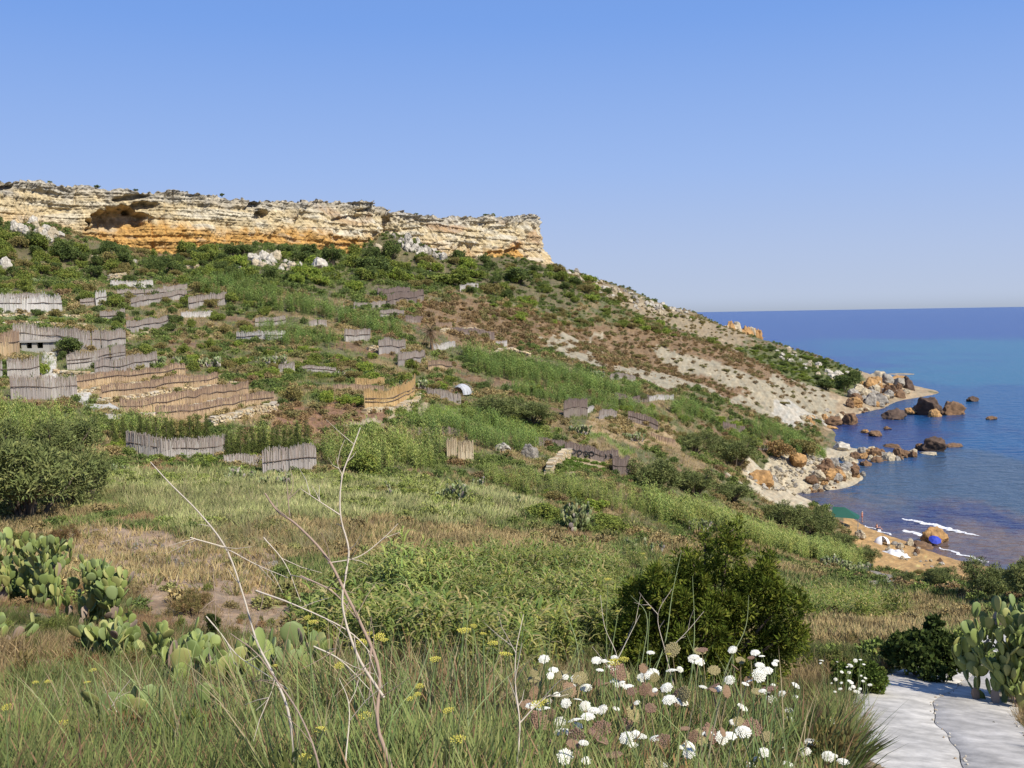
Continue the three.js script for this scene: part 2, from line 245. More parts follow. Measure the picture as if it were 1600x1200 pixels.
// ---------------------------------------------------------------- sea
const seaPoly = (...pts) => { const v = pts.map(([a, b]) => { const p = S(a, b); return [p.x, p.z]; }); const xs = v.map((q) => q[0]), zs = v.map((q) => q[1]); return { v, x0: Math.min(...xs), x1: Math.max(...xs), z0: Math.min(...zs), z1: Math.max(...zs) }; };
{
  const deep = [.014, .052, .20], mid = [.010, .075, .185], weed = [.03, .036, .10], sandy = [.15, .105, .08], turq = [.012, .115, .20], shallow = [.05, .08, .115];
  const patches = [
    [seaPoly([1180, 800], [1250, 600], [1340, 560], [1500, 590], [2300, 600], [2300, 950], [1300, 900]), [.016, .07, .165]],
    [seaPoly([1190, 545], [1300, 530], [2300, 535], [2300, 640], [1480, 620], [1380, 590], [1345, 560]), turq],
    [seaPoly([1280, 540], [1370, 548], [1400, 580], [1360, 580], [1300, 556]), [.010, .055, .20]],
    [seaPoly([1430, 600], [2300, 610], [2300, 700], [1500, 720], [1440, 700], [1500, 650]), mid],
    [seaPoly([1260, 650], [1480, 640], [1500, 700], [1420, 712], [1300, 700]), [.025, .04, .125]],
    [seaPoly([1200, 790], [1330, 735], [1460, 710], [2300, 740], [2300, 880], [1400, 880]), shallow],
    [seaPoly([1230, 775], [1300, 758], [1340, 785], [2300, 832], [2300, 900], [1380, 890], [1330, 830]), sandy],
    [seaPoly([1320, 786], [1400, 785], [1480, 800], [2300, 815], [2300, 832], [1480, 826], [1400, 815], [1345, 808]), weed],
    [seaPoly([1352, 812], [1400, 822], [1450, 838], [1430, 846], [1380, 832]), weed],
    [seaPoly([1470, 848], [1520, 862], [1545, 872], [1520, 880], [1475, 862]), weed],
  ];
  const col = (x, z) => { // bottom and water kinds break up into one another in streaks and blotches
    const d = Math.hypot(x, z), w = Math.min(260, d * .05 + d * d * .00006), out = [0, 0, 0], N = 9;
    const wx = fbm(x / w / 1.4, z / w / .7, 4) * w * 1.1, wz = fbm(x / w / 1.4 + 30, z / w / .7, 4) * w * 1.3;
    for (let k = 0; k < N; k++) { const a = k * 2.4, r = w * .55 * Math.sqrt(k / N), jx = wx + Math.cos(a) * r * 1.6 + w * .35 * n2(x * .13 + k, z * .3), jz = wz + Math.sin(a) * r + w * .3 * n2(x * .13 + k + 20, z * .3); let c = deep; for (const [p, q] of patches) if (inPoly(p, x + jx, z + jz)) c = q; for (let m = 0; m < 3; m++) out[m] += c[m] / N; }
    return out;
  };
  const ang = []; for (let a = -75; a < -4; a += 3) ang.push(a); for (let a = -4; a <= 32; a += .11) ang.push(a); for (let a = 34; a <= 120; a += 3) ang.push(a);
  const rad = [70]; while (rad[rad.length - 1] < 10600) rad.push(rad[rad.length - 1] * 1.0075);
  const nA = ang.length, nR = rad.length, pos = [], cl = [], uv = [], idx = [];
  for (let i = 0; i < nA; i++) for (let j = 0; j < nR; j++) {
    const x = Math.sin(ang[i] * Math.PI / 180) * rad[j], z = -Math.cos(ang[i] * Math.PI / 180) * rad[j], k = 1 - sst(300, 900, rad[j]);
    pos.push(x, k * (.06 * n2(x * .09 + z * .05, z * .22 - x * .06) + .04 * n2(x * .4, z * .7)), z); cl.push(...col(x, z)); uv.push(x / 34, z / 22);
    if (i && j) { const a = (i - 1) * nR + j - 1, b = i * nR + j - 1; idx.push(a, b, b + 1, a, b + 1, a + 1); }
  }
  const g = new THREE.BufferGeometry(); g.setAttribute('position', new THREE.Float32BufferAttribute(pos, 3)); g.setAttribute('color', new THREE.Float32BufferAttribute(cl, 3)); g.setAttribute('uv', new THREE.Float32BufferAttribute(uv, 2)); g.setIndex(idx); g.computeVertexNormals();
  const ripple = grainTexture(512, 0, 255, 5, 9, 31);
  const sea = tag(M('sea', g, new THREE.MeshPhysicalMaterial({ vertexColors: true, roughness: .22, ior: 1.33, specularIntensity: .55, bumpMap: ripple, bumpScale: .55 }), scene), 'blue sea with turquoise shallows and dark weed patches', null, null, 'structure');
  // breaking wavelets: low ridges of white foam
  const foamMat = mat({ roughness: .8 });
  for (const [name, pts, wd, ht] of [['breaking_wave', [[1408, 810], [1430, 815], [1455, 820], [1480, 827], [1505, 833], [1532, 838]], .85, .25], ['breaking_wave', [[1411, 828], [1424, 832], [1441, 838]], .8, .18], ['swash_foam', [[1350, 821], [1370, 828], [1396, 838]], .35, .06], ['swash_foam', [[1466, 855], [1490, 863], [1520, 872], [1545, 880]], .4, .06], ['swash_foam', [[1300, 735], [1313, 733]], .5, .08]]) {
    const cv = new THREE.CatmullRomCurve3(pts.map(([a, b]) => S(a, b))), L = cv.getLength(), n = Math.ceil(L / .18), P = [], I = [];
    for (let i = 0; i <= n; i++) {
      const t = i / n, p = cv.getPointAt(t), tg = cv.getTangentAt(t), nx = -tg.z, nz = tg.x, e = Math.sin(Math.PI * Math.min(1, t * 1.02)) ** .5;
      const wv = wd * e * (.5 + .6 * (.5 + .5 * n2(i * .16, 3)) + .25 * n2(i * .7, 8)), off = .5 * n2(i * .08, 20);
      for (let k = 0; k <= 6; k++) { const q = k / 6 - .5; P.push(p.x + nx * (q * wv * 2 + off), .03 + ht * e * Math.cos(q * Math.PI) * (.7 + .5 * n2(i * .4, k)) + .03 * n2(i, k * 3), p.z + nz * (q * wv * 2 + off)); if (i && k) { const a = (i - 1) * 7 + k - 1, b = i * 7 + k - 1; I.push(a, b, b + 1, a, b + 1, a + 1); } }
    }
    const f = new THREE.BufferGeometry(); f.setAttribute('position', new THREE.Float32BufferAttribute(P, 3)); f.setAttribute('color', new THREE.Float32BufferAttribute(P.map(() => .74), 3)); f.setIndex(I); f.computeVertexNormals();
    M(name, f, foamMat, sea);
  }
}
// ---------------------------------------------------------------- limestone cliff
const crest = [];
{
  // [px, distance, base row, top row, strata 0..1]
  const K = [[-420, 200, 330, 250, 1], [-150, 214, 345, 264, 1], [0, 229, 365, 279, 1], [80, 240, 372, 287, 1], [160, 247, 395, 291, 1], [250, 254, 398, 299, 1], [330, 264, 396, 307, 1], [400, 276, 392, 311, .9], [450, 286, 388, 314, .6], [510, 303, 400, 313, .25], [560, 314, 398, 314, .2], [588, 320, 395, 317, .1], [600, 330, 395, 322, 0], [612, 328, 395, 329, 0], [660, 335, 398, 334, 0], [700, 343, 402, 339, 0], [760, 356, 412, 338, 0], [800, 366, 414, 337, .05], [828, 374, 414, 335, .1], [839, 384, 414, 335, .1], [842, 400, 418, 336, .1], [838, 440, 418, 340, .1], [800, 520, 418, 350, .1]];
  const base = K.map(([px, d, b]) => at(px, b, d)), top = K.map(([px, d, , t]) => at(px, t, d).y);
  const plan = new THREE.CatmullRomCurve3(base.map((p) => V(p.x, 0, p.z)), false, 'centripetal');
  const nU = 1700, nV = 150, pos = [], col = [], idx = [], uv = [];
  const nk = K.length - 1;
  // wind-cut hollows: [px, row, half width px, half height px, depth m]
  const caves = [[185, 343, 52, 22, 7], [222, 322, 26, 9, 3.5], [205, 308, 30, 5, 2.5], [412, 336, 16, 10, 3.5], [398, 320, 12, 7, 2.5], [10, 294, 14, 5, 2], [545, 341, 30, 5, 1.4], [575, 327, 14, 3, 1.2], [800, 395, 22, 12, 1.6]];
  let acc = 0, prev = null;
  
  for (let i = 0; i <= nU; i++) {
    const t = .04 + .96 * i / nU, f = t * nk, k = Math.min(nk - 1, Math.floor(f)), q = f - k, p = plan.getPoint(t), tg = plan.getTangent(t);
    if (prev) acc += p.distanceTo(prev); prev = p.clone();
    const s = acc, nx = -tg.z, nz = tg.x, flip = 1;              // normal towards the valley
    const b0 = lerp(base[k].y, base[k + 1].y, q) - 5, t0 = lerp(top[k], top[k + 1], q) + .7 * n2(s * .09, 1) + .45 * n2(s * .5, 2), str = lerp(K[k][4], K[k + 1][4], q);
    const px = lerp(K[k][0], K[k + 1][0], q), dd = -p.z, rowOf = (y) => { const v = V(p.x, y, p.z).project(camera); return [(v.x + 1) * 800, (1 - v.y) * 600]; };
    for (let j = 0; j <= nV; j++) {
      const v = j / nV, wall = Math.min(1, v / .88), back = Math.max(0, (v - .88) / .12);
      let y = lerp(b0, t0, wall);
      const bed = y + .6 * n2(s * .012, 9) + .25 * n2(s * .06, 19);
      let o = 0;
      const L1 = n2(s * .015, bed * .45), L2 = n2(s * .035 + 50, bed * 1.15), L3 = n2(s * .12 + 90, bed * 2.3);
      o += str * (.26 * (L1 > 0 ? Math.sqrt(L1) : -Math.sqrt(-L1)) + .26 * sst(-.9, .6, L2) + .15 * sst(-.5, .4, L3));
      const B1 = n3(s * .06, y * .07, 3), B2 = n3(s * .18, y * .16, 7), B3 = n3(s * .5, y * .45, 11), cr = Math.abs(n2(s * .11, y * .02 + 5));
      o += (1 - .45 * str) * (2.0 * B1 + 1.1 * B2 + .5 * B3 - 1.2 * (1 - sst(0, .09, cr))) + .22 * n3(s * 1.2, y * 1.1, 2);
      o += (1 - str) * .7 * sst(-.25, .25, n2(s * .05 + 7, bed * .5));
      const hUp = clamp((y - b0) / (t0 - b0), 0, 1);
      o += -1.6 * sst(.35, .95, hUp) * (1 - str * .4) + .9 * sst(.86, .92, hUp) * (.35 + .5 * n2(s * .07, 33));   // leans back, hard cap juts out
      const talus = lerp(base[k].y, base[k + 1].y, q) + 3; if (px > 640) o += (px > 790 ? 6.5 : 3.2) * (1 - sst(talus - 8, talus + 6 + 4 * n2(s * .05, 2), y)) ;
      let inside = 0;
      if (wall < 1 && dd < 420) { const [rx, ry] = rowOf(y); for (const [cx, cy, hw, hh, dep] of caves) { const a = (rx - cx) / hw, b = (ry - cy - a * a * hh * .25 + a * 4) / hh, e = 1 - Math.sqrt(a * a + b * b) + .2 * n2(s * .3, y * .4); if (e > 0) { const m = sst(0, .25, e); o -= dep * m * (b < -.2 ? 1 : lerp(1, .35, clamp((b + .2) / 1.2, 0, 1))); inside = Math.max(inside, m); } } }
      if (back) { o -= back * 70; y += -back * back * 3 + .6 * fbm(s * .2, back * 20, 3) * (1 - back) ; }
      const ob = back ? -back * 70 : 0; if (j === Math.round(nV * .88) + 1) crest.push(V(p.x + nx * (o - ob), y, p.z + nz * (o - ob) + ob)); pos.push(p.x + nx * (o - ob) * flip - back * 18, y, p.z + nz * (o - ob) * flip + ob); uv.push(s / 3, (y + o) / 3);
      // stone colours: cream beds over an ochre foot, grey lichen crusts
      const cream = [.66, .53, .315], ochre = [.64, .36, .10], grey = [.46, .42, .35], pale = [.74, .67, .52], rust = [.42, .22, .1];
      const rowLow = hUp + .10 * n2(s * .03, 4) + .06 * n2(s * .2, y * .2), band = lerp(.46, .55, str);
      let c = [...cream]; const mixc = (b, w) => { w = clamp(w, 0, 1); for (let m = 0; m < 3; m++) c[m] = lerp(c[m], b[m], w); };
      mixc(pale, .7 * sst(.1, .6, n2(s * .05 + 3, y * .3)) + (1 - str) * .35 * sst(0, .6, n3(s * .3, y * .3, 4)));
      mixc(rust, (1 - str) * .6 * sst(.35, .7, n2(s * .04 + 80, y * .12)));
      mixc(ochre, (1 - sst(band - .07, band + .1, rowLow)) * (px < 130 ? .3 : px > 812 ? .15 : px > 610 && px < 755 ? .25 : .95));
      mixc(grey, .75 * sst(.80, .97, hUp + .06 * n2(s * .2, 8)) + .35 * sst(.45, .75, n3(s * .1, y * .35, 21)));
      const dirt = 1 + .16 * n3(s * .9, y * 1.4, 30) + .12 * n2(s * .08, bed * 2.8); col.push(c[0] * dirt, c[1] * dirt, c[2] * dirt);
      if (i && j) { const a = (i - 1) * (nV + 1) + j - 1, b = i * (nV + 1) + j - 1; idx.push(a, a + 1, b + 1, a, b + 1, b); }
    }
  }
  const g = new THREE.BufferGeometry(); g.setAttribute('position', new THREE.Float32BufferAttribute(pos, 3)); g.setAttribute('color', new THREE.Float32BufferAttribute(col, 3)); g.setAttribute('uv', new THREE.Float32BufferAttribute(uv, 2)); g.setIndex(idx); g.computeVertexNormals();
  tag(M('cliff', g, mat({ roughness: 1, bumpMap: grain, bumpScale: .22 , map: grainC }), scene), 'cream and ochre limestone cliff along the crest of the hill', null, null, 'structure');
}

// ---------------------------------------------------------------- concrete track and ramps
const concreteMat = mat({ roughness: .95, bumpMap: grain, bumpScale: .008, map: grainC });
function ribbon(pts, left, right, thick, col, uvS = 2) { // slab between two offsets along a line of points
  const P = [], Cc = [], U = [], I = [];
  pts.forEach((p, i) => {
    const a = pts[Math.max(0, i - 1)], b = pts[Math.min(pts.length - 1, i + 1)], t = V(b.x - a.x, 0, b.z - a.z).normalize(), nx = -t.z, nz = t.x;
    for (const [o, dy] of [[left, -thick], [left, 0], [lerp(left, right, .33), .012], [lerp(left, right, .66), .012], [right, 0], [right, -thick]]) {
      const oo = o + .07 * n2(p.x * .5 + (Math.abs(o) < .1 ? 0 : o * 5), p.z * .5), x = p.x + nx * oo, z = p.z + nz * oo; P.push(x, p.y + dy + .004 * n2(x * 1.3, z * 1.3), z); U.push(x / uvS, z / uvS);
      const k = 1 + .07 * n2(x * .8, z * .8) + .08 * n2(x * 3, z * 3) + .08 * n2(x * 9, z * 9); Cc.push(col[0] * k, col[1] * k, col[2] * k);
    }
    if (i) for (let k = 0; k < 5; k++) { const q = (i - 1) * 6 + k, r = i * 6 + k; I.push(q, q + 1, r + 1, q, r + 1, r); }
  });
  const e = (i) => { const q = i * 6; I.push(q, q + 1, q + 2, q, q + 2, q + 3, q, q + 3, q + 4, q, q + 4, q + 5); }; e(0); e(pts.length - 1);
  const g = new THREE.BufferGeometry(); g.setAttribute('position', new THREE.Float32BufferAttribute(P, 3)); g.setAttribute('color', new THREE.Float32BufferAttribute(Cc, 3)); g.setAttribute('uv', new THREE.Float32BufferAttribute(U, 2)); g.setIndex(I); g.computeVertexNormals(); return g;
}
{
  const path = G('concrete_path'); tag(path, 'pale cracked concrete track sloping down beside the prickly pear', null, null, 'structure');
  const pts = trackCurve.getSpacedPoints(160), cuts = [[0, 160]];
  for (const [a, b] of cuts) {
    const seg = pts.slice(a, b + 1).map((p) => p.clone()); const L = seg.length - 1;
    seg[0].lerp(seg[1], .12); seg[L].lerp(seg[L - 1], .12);
    M('slab', ribbon(seg, -TRACK_HALF, -.012, .12, [.66, .62, .55]), concreteMat, path);
    M('slab', ribbon(seg, .004, TRACK_HALF, .12, [.60, .56, .50]), concreteMat, path);
  }
  const up = [[78, 552], [76, 575], [80, 600]], dn = [[121, 616], [150, 632], [172, 645], [190, 656]];
  for (const [pts2, hw, lab] of [[up, .7, 'white concrete steps climbing past the round bush'], [dn, 1.1, 'white concrete ramp at the foot of the cane terraces']]) {
    const r = new THREE.CatmullRomCurve3(pts2.map(([a, b]) => { const p = WW(a, b); p.y += .12; return p; })).getSpacedPoints(24);
    tag(M('footpath', ribbon(r, -hw, hw, .6, [.66, .62, .54]), concreteMat, scene), lab, null, null, 'structure');
  }
}
// ---------------------------------------------------------------- rocks
const rockGeo = [];
for (let k = 0; k < 9; k++) {
  let g = new THREE.IcosahedronGeometry(.5, 9); g.deleteAttribute('uv'); g.deleteAttribute('normal'); g = mergeVertices(g, 1e-4);
  const p = g.attributes.position, cuts = []; for (let i = 0; i < 11; i++) cuts.push([V(rr(-1, 1), rr(-.8, 1), rr(-1, 1)).normalize(), rr(.27, .44)]);
  const uv = new Float32Array(p.count * 2), base = new Float32Array(p.count * 3), v = V(0, 0, 0);
  for (let i = 0; i < p.count; i++) {
    v.fromBufferAttribute(p, i);
    for (const [n, d] of cuts) { const e = v.dot(n) - d; if (e > 0) v.addScaledVector(n, -e * .93); }
    const f = 1 + .13 * n3(v.x * 3 + k * 9, v.y * 3, v.z * 3) + .07 * n3(v.x * 7, v.y * 7 + k, v.z * 7) + .035 * n3(v.x * 16, v.y * 16, v.z * 16 + k);
    v.multiplyScalar(f); p.setXYZ(i, v.x, v.y, v.z); uv[i * 2] = v.x * 1.1 + v.z * .6; uv[i * 2 + 1] = v.y * 1.1 + v.z * .5;
    const c = 1 + .22 * n3(v.x * 4, v.y * 4 + k, v.z * 4) + .16 * n3(v.x * 13, v.y * 13, v.z * 13 + k); base.set([c, c, c], i * 3);
  }
  g.setAttribute('uv', new THREE.BufferAttribute(uv, 2)); g.setAttribute('color', new THREE.BufferAttribute(base, 3)); g.computeVertexNormals(); rockGeo.push(g);
}
const rockMat = (r, g, b) => new THREE.MeshStandardMaterial({ color: new THREE.Color(r, g, b), vertexColors: true, roughness: 1, map: grainC, bumpMap: grain, bumpScale: .15 });
const ROCK = { white: rockMat(.66, .60, .50), cream: rockMat(.60, .50, .34), ochre: rockMat(.52, .30, .12), brown: rockMat(.24, .14, .075), dark: rockMat(.13, .085, .06), grey: rockMat(.40, .36, .30) };
function rock(name, p, w, h, tone, label, cat, group, depth) {
  const m = M(name, pick(rockGeo), ROCK[tone], scene); m.rotation.set(rr(-.25, .25), rr(0, 6.28), rr(-.25, .25)); m.scale.set(w * 1.12, h * 1.6, (depth ?? w) * rr(.9, 1.1)); m.position.copy(p).add(V(0, h * .32, 0)); return tag(m, label, cat, group);
}
// sea rocks: [px, waterline row, width px, height px, tone, label]
for (const [px, py, w, h, tone, label, grp] of [
  [1398, 612, 60, 26, 'ochre', 'large ochre boulder at the tip of the rocky point'], [1415, 617, 34, 30, 'dark', 'tall dark boulder at the seaward end of the point'], [1375, 605, 50, 22, 'cream', 'cream boulder above the rocky point'], [1405, 623, 30, 14, 'brown', 'low brown rock at the waterline of the point'],
  [1452, 648, 46, 26, 'dark', 'biggest dark sea stack in the bay'], [1488, 647, 46, 20, 'brown', 'brown rock joined to the biggest sea stack'], [1460, 651, 22, 12, 'ochre', 'small ochre rock at the foot of the sea stack'], [1423, 647, 26, 10, 'ochre', 'flat ochre rock between the two dark stacks'],
  [1397, 654, 40, 15, 'dark', 'flat dark rock standing in the inner bay'], [1519, 627, 22, 8, 'dark', 'small dark rock out beyond the stacks'], [1549, 655, 22, 5, 'brown', 'low awash rock farthest out in the bay'],
  [1325, 662, 32, 18, 'brown', 'rounded brown rock by the white cove'], [1300, 664, 28, 14, 'brown', 'brown rock nearest the white cove'], [1298, 670, 24, 5, 'ochre', 'flat pale rock shelf awash by the white cove'],
  [1368, 681, 26, 9, 'brown', 'lone brown rock in the middle of the bay'], [1387, 671, 14, 6, 'brown', 'tiny rock beside the mid-bay rock'], [1352, 676, 16, 6, 'ochre', 'ochre rock awash in the mid-bay'],
  [1459, 704, 38, 21, 'dark', 'dark rock standing off the rubble spit'], [1438, 703, 18, 10, 'brown', 'brown shoulder of the rock off the spit'], [1452, 709, 34, 4, 'cream', 'pale shelf below the rock off the spit'], [1490, 698, 28, 6, 'brown', 'low rock trailing seaward of the spit rock'], [1391, 698, 28, 6, 'brown', 'low rock awash behind the rubble spit'],
  [1462, 846, 42, 26, 'ochre', 'big ochre boulder on the sandy beach edge'],
]) { const p = S(px, py), d = dist(p); p.y -= .15; rock('sea_rock', p, w * MPP(d), h * MPP(d), tone, label, 'rock', 'rocks standing in the bay', w * MPP(d) * (h < 8 ? .8 : .85)); }
function scatterPx(pts, n, fn) { // n points spread over an outlined patch of ground
  const xs = pts.map((p) => p[0]), ys = pts.map((p) => p[1]), P = { v: pts, x0: Math.min(...xs), x1: Math.max(...xs), z0: Math.min(...ys), z1: Math.max(...ys) };
  for (let i = 0, t = 0; i < n && t < n * 30; t++) { const x = rr(P.x0, P.x1), y = rr(P.z0, P.z1); if (!inPoly(P, x, y)) continue; i++; const p = W(x, y); if (p) fn(p, dist(p), x, y); }
}
function rocksIn(name, pts, n, w0, w1, tones, label, cat, group, sq = .6) { scatterPx(pts, n, (p, d) => { const w = lerp(w0, w1, R() ** 1.6) * MPP(d); rock(name, p, w, w * rr(.45, .8) * sq / .6, pick(tones), label, cat, group); }); }
rocksIn('shore_rock', [[1265, 745], [1300, 725], [1350, 708], [1430, 708], [1425, 718], [1370, 733], [1310, 752], [1270, 762]], 95, 6, 24, ['brown', 'grey', 'ochre', 'brown', 'cream'], 'tumbled rock on the rubble spit', 'rock', 'rocks of the rubble spit');
rocksIn('shore_rock', [[1340, 612], [1370, 590], [1400, 598], [1425, 615], [1380, 634], [1330, 652], [1305, 658]], 75, 6, 24, ['ochre', 'cream', 'grey', 'ochre', 'brown'], 'tumbled boulder along the foot of the point', 'rock', 'boulders of the rocky point');
rocksIn('shore_rock', [[1240, 650], [1300, 640], [1300, 660], [1250, 668]], 26, 4, 12, ['cream', 'ochre', 'white'], 'pale stone round the white cove', 'rock', 'stones of the white cove');
rocksIn('shore_rock', [[1230, 772], [1285, 758], [1335, 733], [1362, 738], [1330, 752], [1275, 778]], 55, 3, 13, ['brown', 'grey', 'cream', 'cream', 'ochre'], 'small rock along the water edge of the rubble beach', 'rock', 'rocks at the water edge of the rubble beach');
rocksIn('beach_cobble', [[1160, 748], [1200, 730], [1290, 708], [1300, 720], [1240, 768], [1180, 765]], 190, 2, 9, ['cream', 'white', 'cream', 'grey'], 'pale cobble on the rubble beach', 'rock', 'cobbles of the rubble beach');
rocksIn('shore_rock', [[1375, 845], [1420, 850], [1480, 878], [1470, 890], [1400, 875]], 26, 4, 14, ['cream', 'grey', 'white', 'brown'], 'pale stone lying on the sand', 'rock', 'stones on the sandy beach');
for (const [px, py, w, h, tone, label] of [[1190, 756, 40, 20, 'ochre', 'orange boulder half buried in the rubble beach'], [1246, 727, 32, 18, 'ochre', 'brown-topped boulder on the rubble beach'], [1315, 703, 24, 14, 'white', 'white block above the rubble spit'], [1345, 842, 20, 14, 'cream', 'pale rock below the green awning'], [1440, 856, 34, 9, 'brown', 'flat slab of rock on the sand before the boulder'],
  [826, 716, 28, 24, 'grey', 'hollowed grey boulder among the canes'], [785, 706, 30, 14, 'white', 'pale flat boulder beside the hollowed one'], [500, 420, 26, 18, 'white', 'angular white block below the middle of the cliff'], [372, 428, 14, 12, 'white', 'lone white rock above the cane slope'], [590, 393, 14, 12, 'cream', 'pale block under the dark cliff notch'], [8, 418, 18, 16, 'white', 'white block at the slope edge above the terraces'], [483, 437, 14, 10, 'white', 'small white block below the angular one'], [522, 438, 16, 9, 'white', 'small pale slab downhill of the angular block']]) {
  const p = WW(px, py), d = dist(p); rock('boulder', p, w * MPP(d), h * MPP(d), tone, label, 'boulder');
}
rocksIn('fallen_boulder', [[15, 345], [40, 335], [95, 370], [75, 380], [20, 360]], 48, 6, 15, ['white', 'white', 'cream'], 'white boulder of the rockfall below the cliff, on the far left slope', 'boulder', 'white rockfall below the cliff', .8);
rocksIn('fallen_boulder', [[385, 408], [430, 402], [470, 420], [455, 428], [395, 418]], 30, 8, 18, ['white', 'cream', 'white'], 'white boulder in the heap below the middle of the cliff', 'boulder', 'heap of white boulders mid slope', .8);
rocksIn('fallen_boulder', [[150, 398], [205, 400], [215, 412], [190, 425], [140, 412]], 14, 7, 16, ['white', 'cream'], 'pale boulder among the shrubs under the hollow', 'boulder', 'boulders under the hollow');
rocksIn('fallen_boulder', [[290, 395], [350, 392], [380, 405], [320, 402]], 8, 6, 13, ['white', 'cream'], 'small pale boulder close under the ochre band', 'boulder', 'boulders under the ochre band');
rocksIn('fallen_boulder', [[610, 370], [650, 372], [700, 402], [690, 410], [640, 398]], 60, 5, 14, ['white', 'grey', 'white'], 'grey-white boulder of the rockfall in the cliff notch', 'boulder', 'rockfall in the notch', .9);
rocksIn('fallen_boulder', [[655, 405], [675, 404], [672, 425], [658, 420]], 14, 4, 10, ['cream', 'white'], 'small stone spilled below the notch rockfall', 'boulder', 'stones spilled below the notch');
rocksIn('ridge_rock', [[850, 412], [900, 425], [1000, 465], [1080, 492], [1100, 508], [1000, 485], [900, 450]], 120, 3, 10, ['cream', 'white', 'cream', 'grey'], 'pale stone on the descending ridge', 'rock', 'stones of the descending ridge');
rocksIn('ridge_rock', [[1008, 474], [1050, 478], [1055, 486], [1012, 482]], 26, 4, 9, ['white'], 'white block in the row along the ridge crest', 'rock', 'white blocks on the ridge crest');
rocksIn('point_rock', [[1195, 545], [1230, 546], [1265, 565], [1340, 590], [1300, 598], [1230, 570]], 34, 4, 12, ['white', 'cream'], 'white rock in the green scrub of the point', 'rock', 'white rocks in the point scrub');
for (let k = 0; k < 13; k++) { const px = 1122 + k * 5.2 + rr(-2, 2), p = at(px, 531, 930 + k * 6); rock('headland_boulder', V(p.x, Math.max(1, H(p.x, p.z)), p.z), rr(8, 13), rr(9, 13), pick(['ochre', 'ochre', 'cream']), 'reddish boulder at the tip of the far headland', 'boulder', 'boulders of the far headland'); }
rocksIn('field_stone', [[170, 850], [260, 845], [330, 880], [300, 895], [190, 875]], 60, 2, 9, ['white', 'white', 'grey'], 'small white stone on the bare brown bank', 'stone', 'white stones on the brown bank');
rocksIn('field_stone', [[395, 880], [430, 885], [425, 895], [400, 892]], 5, 6, 14, ['white'], 'white stone beside the dry stalks', 'stone', 'stones beside the dry stalks');
rocksIn('field_stone', [[1490, 1120], [1600, 1120], [1600, 1145], [1510, 1140]], 34, 3, 12, ['white', 'cream', 'grey'], 'pale stone in the dry litter under the cactus', 'stone', 'stones under the roadside cactus');
rock('boulder', WW(1585, 1100), .75, .5, 'white', 'white limestone block at the foot of the roadside cactus', 'boulder');
rocksIn('field_stone', [[1310, 1095], [1400, 1066], [1470, 1040], [1465, 1036], [1400, 1058], [1320, 1085]], 26, 3, 10, ['white', 'cream'], 'pale stone along the edge of the concrete track', 'stone', 'edging stones of the track');
// ---------------------------------------------------------------- dry-stone walls: stones too small to pick apart, one joined part each
function stoneWall(pts, hp, label, group) {
  const line = new THREE.CatmullRomCurve3(pts.map(([a, b]) => WW(a, b)), false, 'catmullrom', .2), L = line.getLength(), d = dist(line.getPointAt(.5)), hh = hp * MPP(d), g = new Geo(), rows = Math.max(2, Math.round(hh / .17));
  for (let r = 0; r < rows; r++) for (let s = 0; s < L;) {
    const w = rr(.14, .38), t = Math.min(1, s / L), p = line.getPointAt(t), tg = line.getTangentAt(t); p.y = H(p.x, p.z); const u = V(tg.x, 0, tg.z).normalize(), n = V(-u.z, 0, u.x); s += w;
    if (r === rows - 1 && R() < .3) continue;
    const h = hh / rows, o = p.clone().addScaledVector(u, -w / 2).addScaledVector(n, -.28 + rr(-.1, .1) + r * .02).add(V(0, r * h - .12 + rr(-.03, .03), 0));
    g.box(o, u.clone().multiplyScalar(w * .93).add(V(0, rr(-.05, .05), 0)), V(rr(-.03, .03), h * rr(.8, 1), rr(-.03, .03)), n.clone().multiplyScalar(.55), tint(pick([[.56, .45, .27], [.6, .5, .33], [.48, .37, .22], [.5, .44, .34]]), .15));
  }
  const grp = G('dry_stone_wall'); tag(grp, label, 'wall', group); const st = M('stones', g.build(), MAT.dull, grp); st.userData.kind = 'stuff'; return grp;
}
for (const [pts, hp, label] of [
  [[[118, 614], [200, 604], [292, 592]], 7, 'stone wall under the uppermost tan cane row'], [[[150, 632], [240, 618], [342, 605]], 8, 'stone wall under the second tan cane row'], [[[186, 655], [290, 640], [390, 622]], 7, 'stone wall under the third tan cane row'],
  [[[328, 666], [370, 656], [430, 640]], 15, 'tumbled pale stone wall at the lower corner of the cane terraces'], [[[-20, 495], [60, 494], [122, 497]], 6, 'stone wall along the top of the green crop strip'], [[[-20, 508], [60, 508], [135, 511]], 7, 'stone wall along the bottom of the green crop strip'],
  [[[200, 527], [235, 520], [264, 515]], 5, 'stone wall under the grey windbreak by the path fork'], [[[86, 584], [120, 588]], 10, 'stone wall at the head of the white ramp'], [[[100, 585], [150, 590]], 9, 'short rubble wall between the two grey panels'],
  [[[570, 646], [620, 640], [650, 626], [655, 618]], 8, 'curved stone wall under the golden cane fence'], [[[856, 742], [872, 726], [888, 714]], 18, 'yellow stone wall beside the vegetable plot'], [[[340, 602], [380, 598]], 5, 'stone line above the grassy terrace'], [[[260, 425], [310, 418]], 7, 'ochre wall below the dark shrubs'], [[[170, 440], [195, 437]], 12, 'stone hut wall ruin above the white panel'],
  [[[690, 520], [740, 516], [775, 530]], 7, 'tan bank wall right of the palm'], [[[770, 556], [800, 548], [828, 558]], 7, 'arched stone bank near the clay slope'], [[[575, 548], [595, 548]], 9, 'cream wall panel beside the square windbreak']]) stoneWall(pts, hp, label, 'dry stone walls of the terraces');
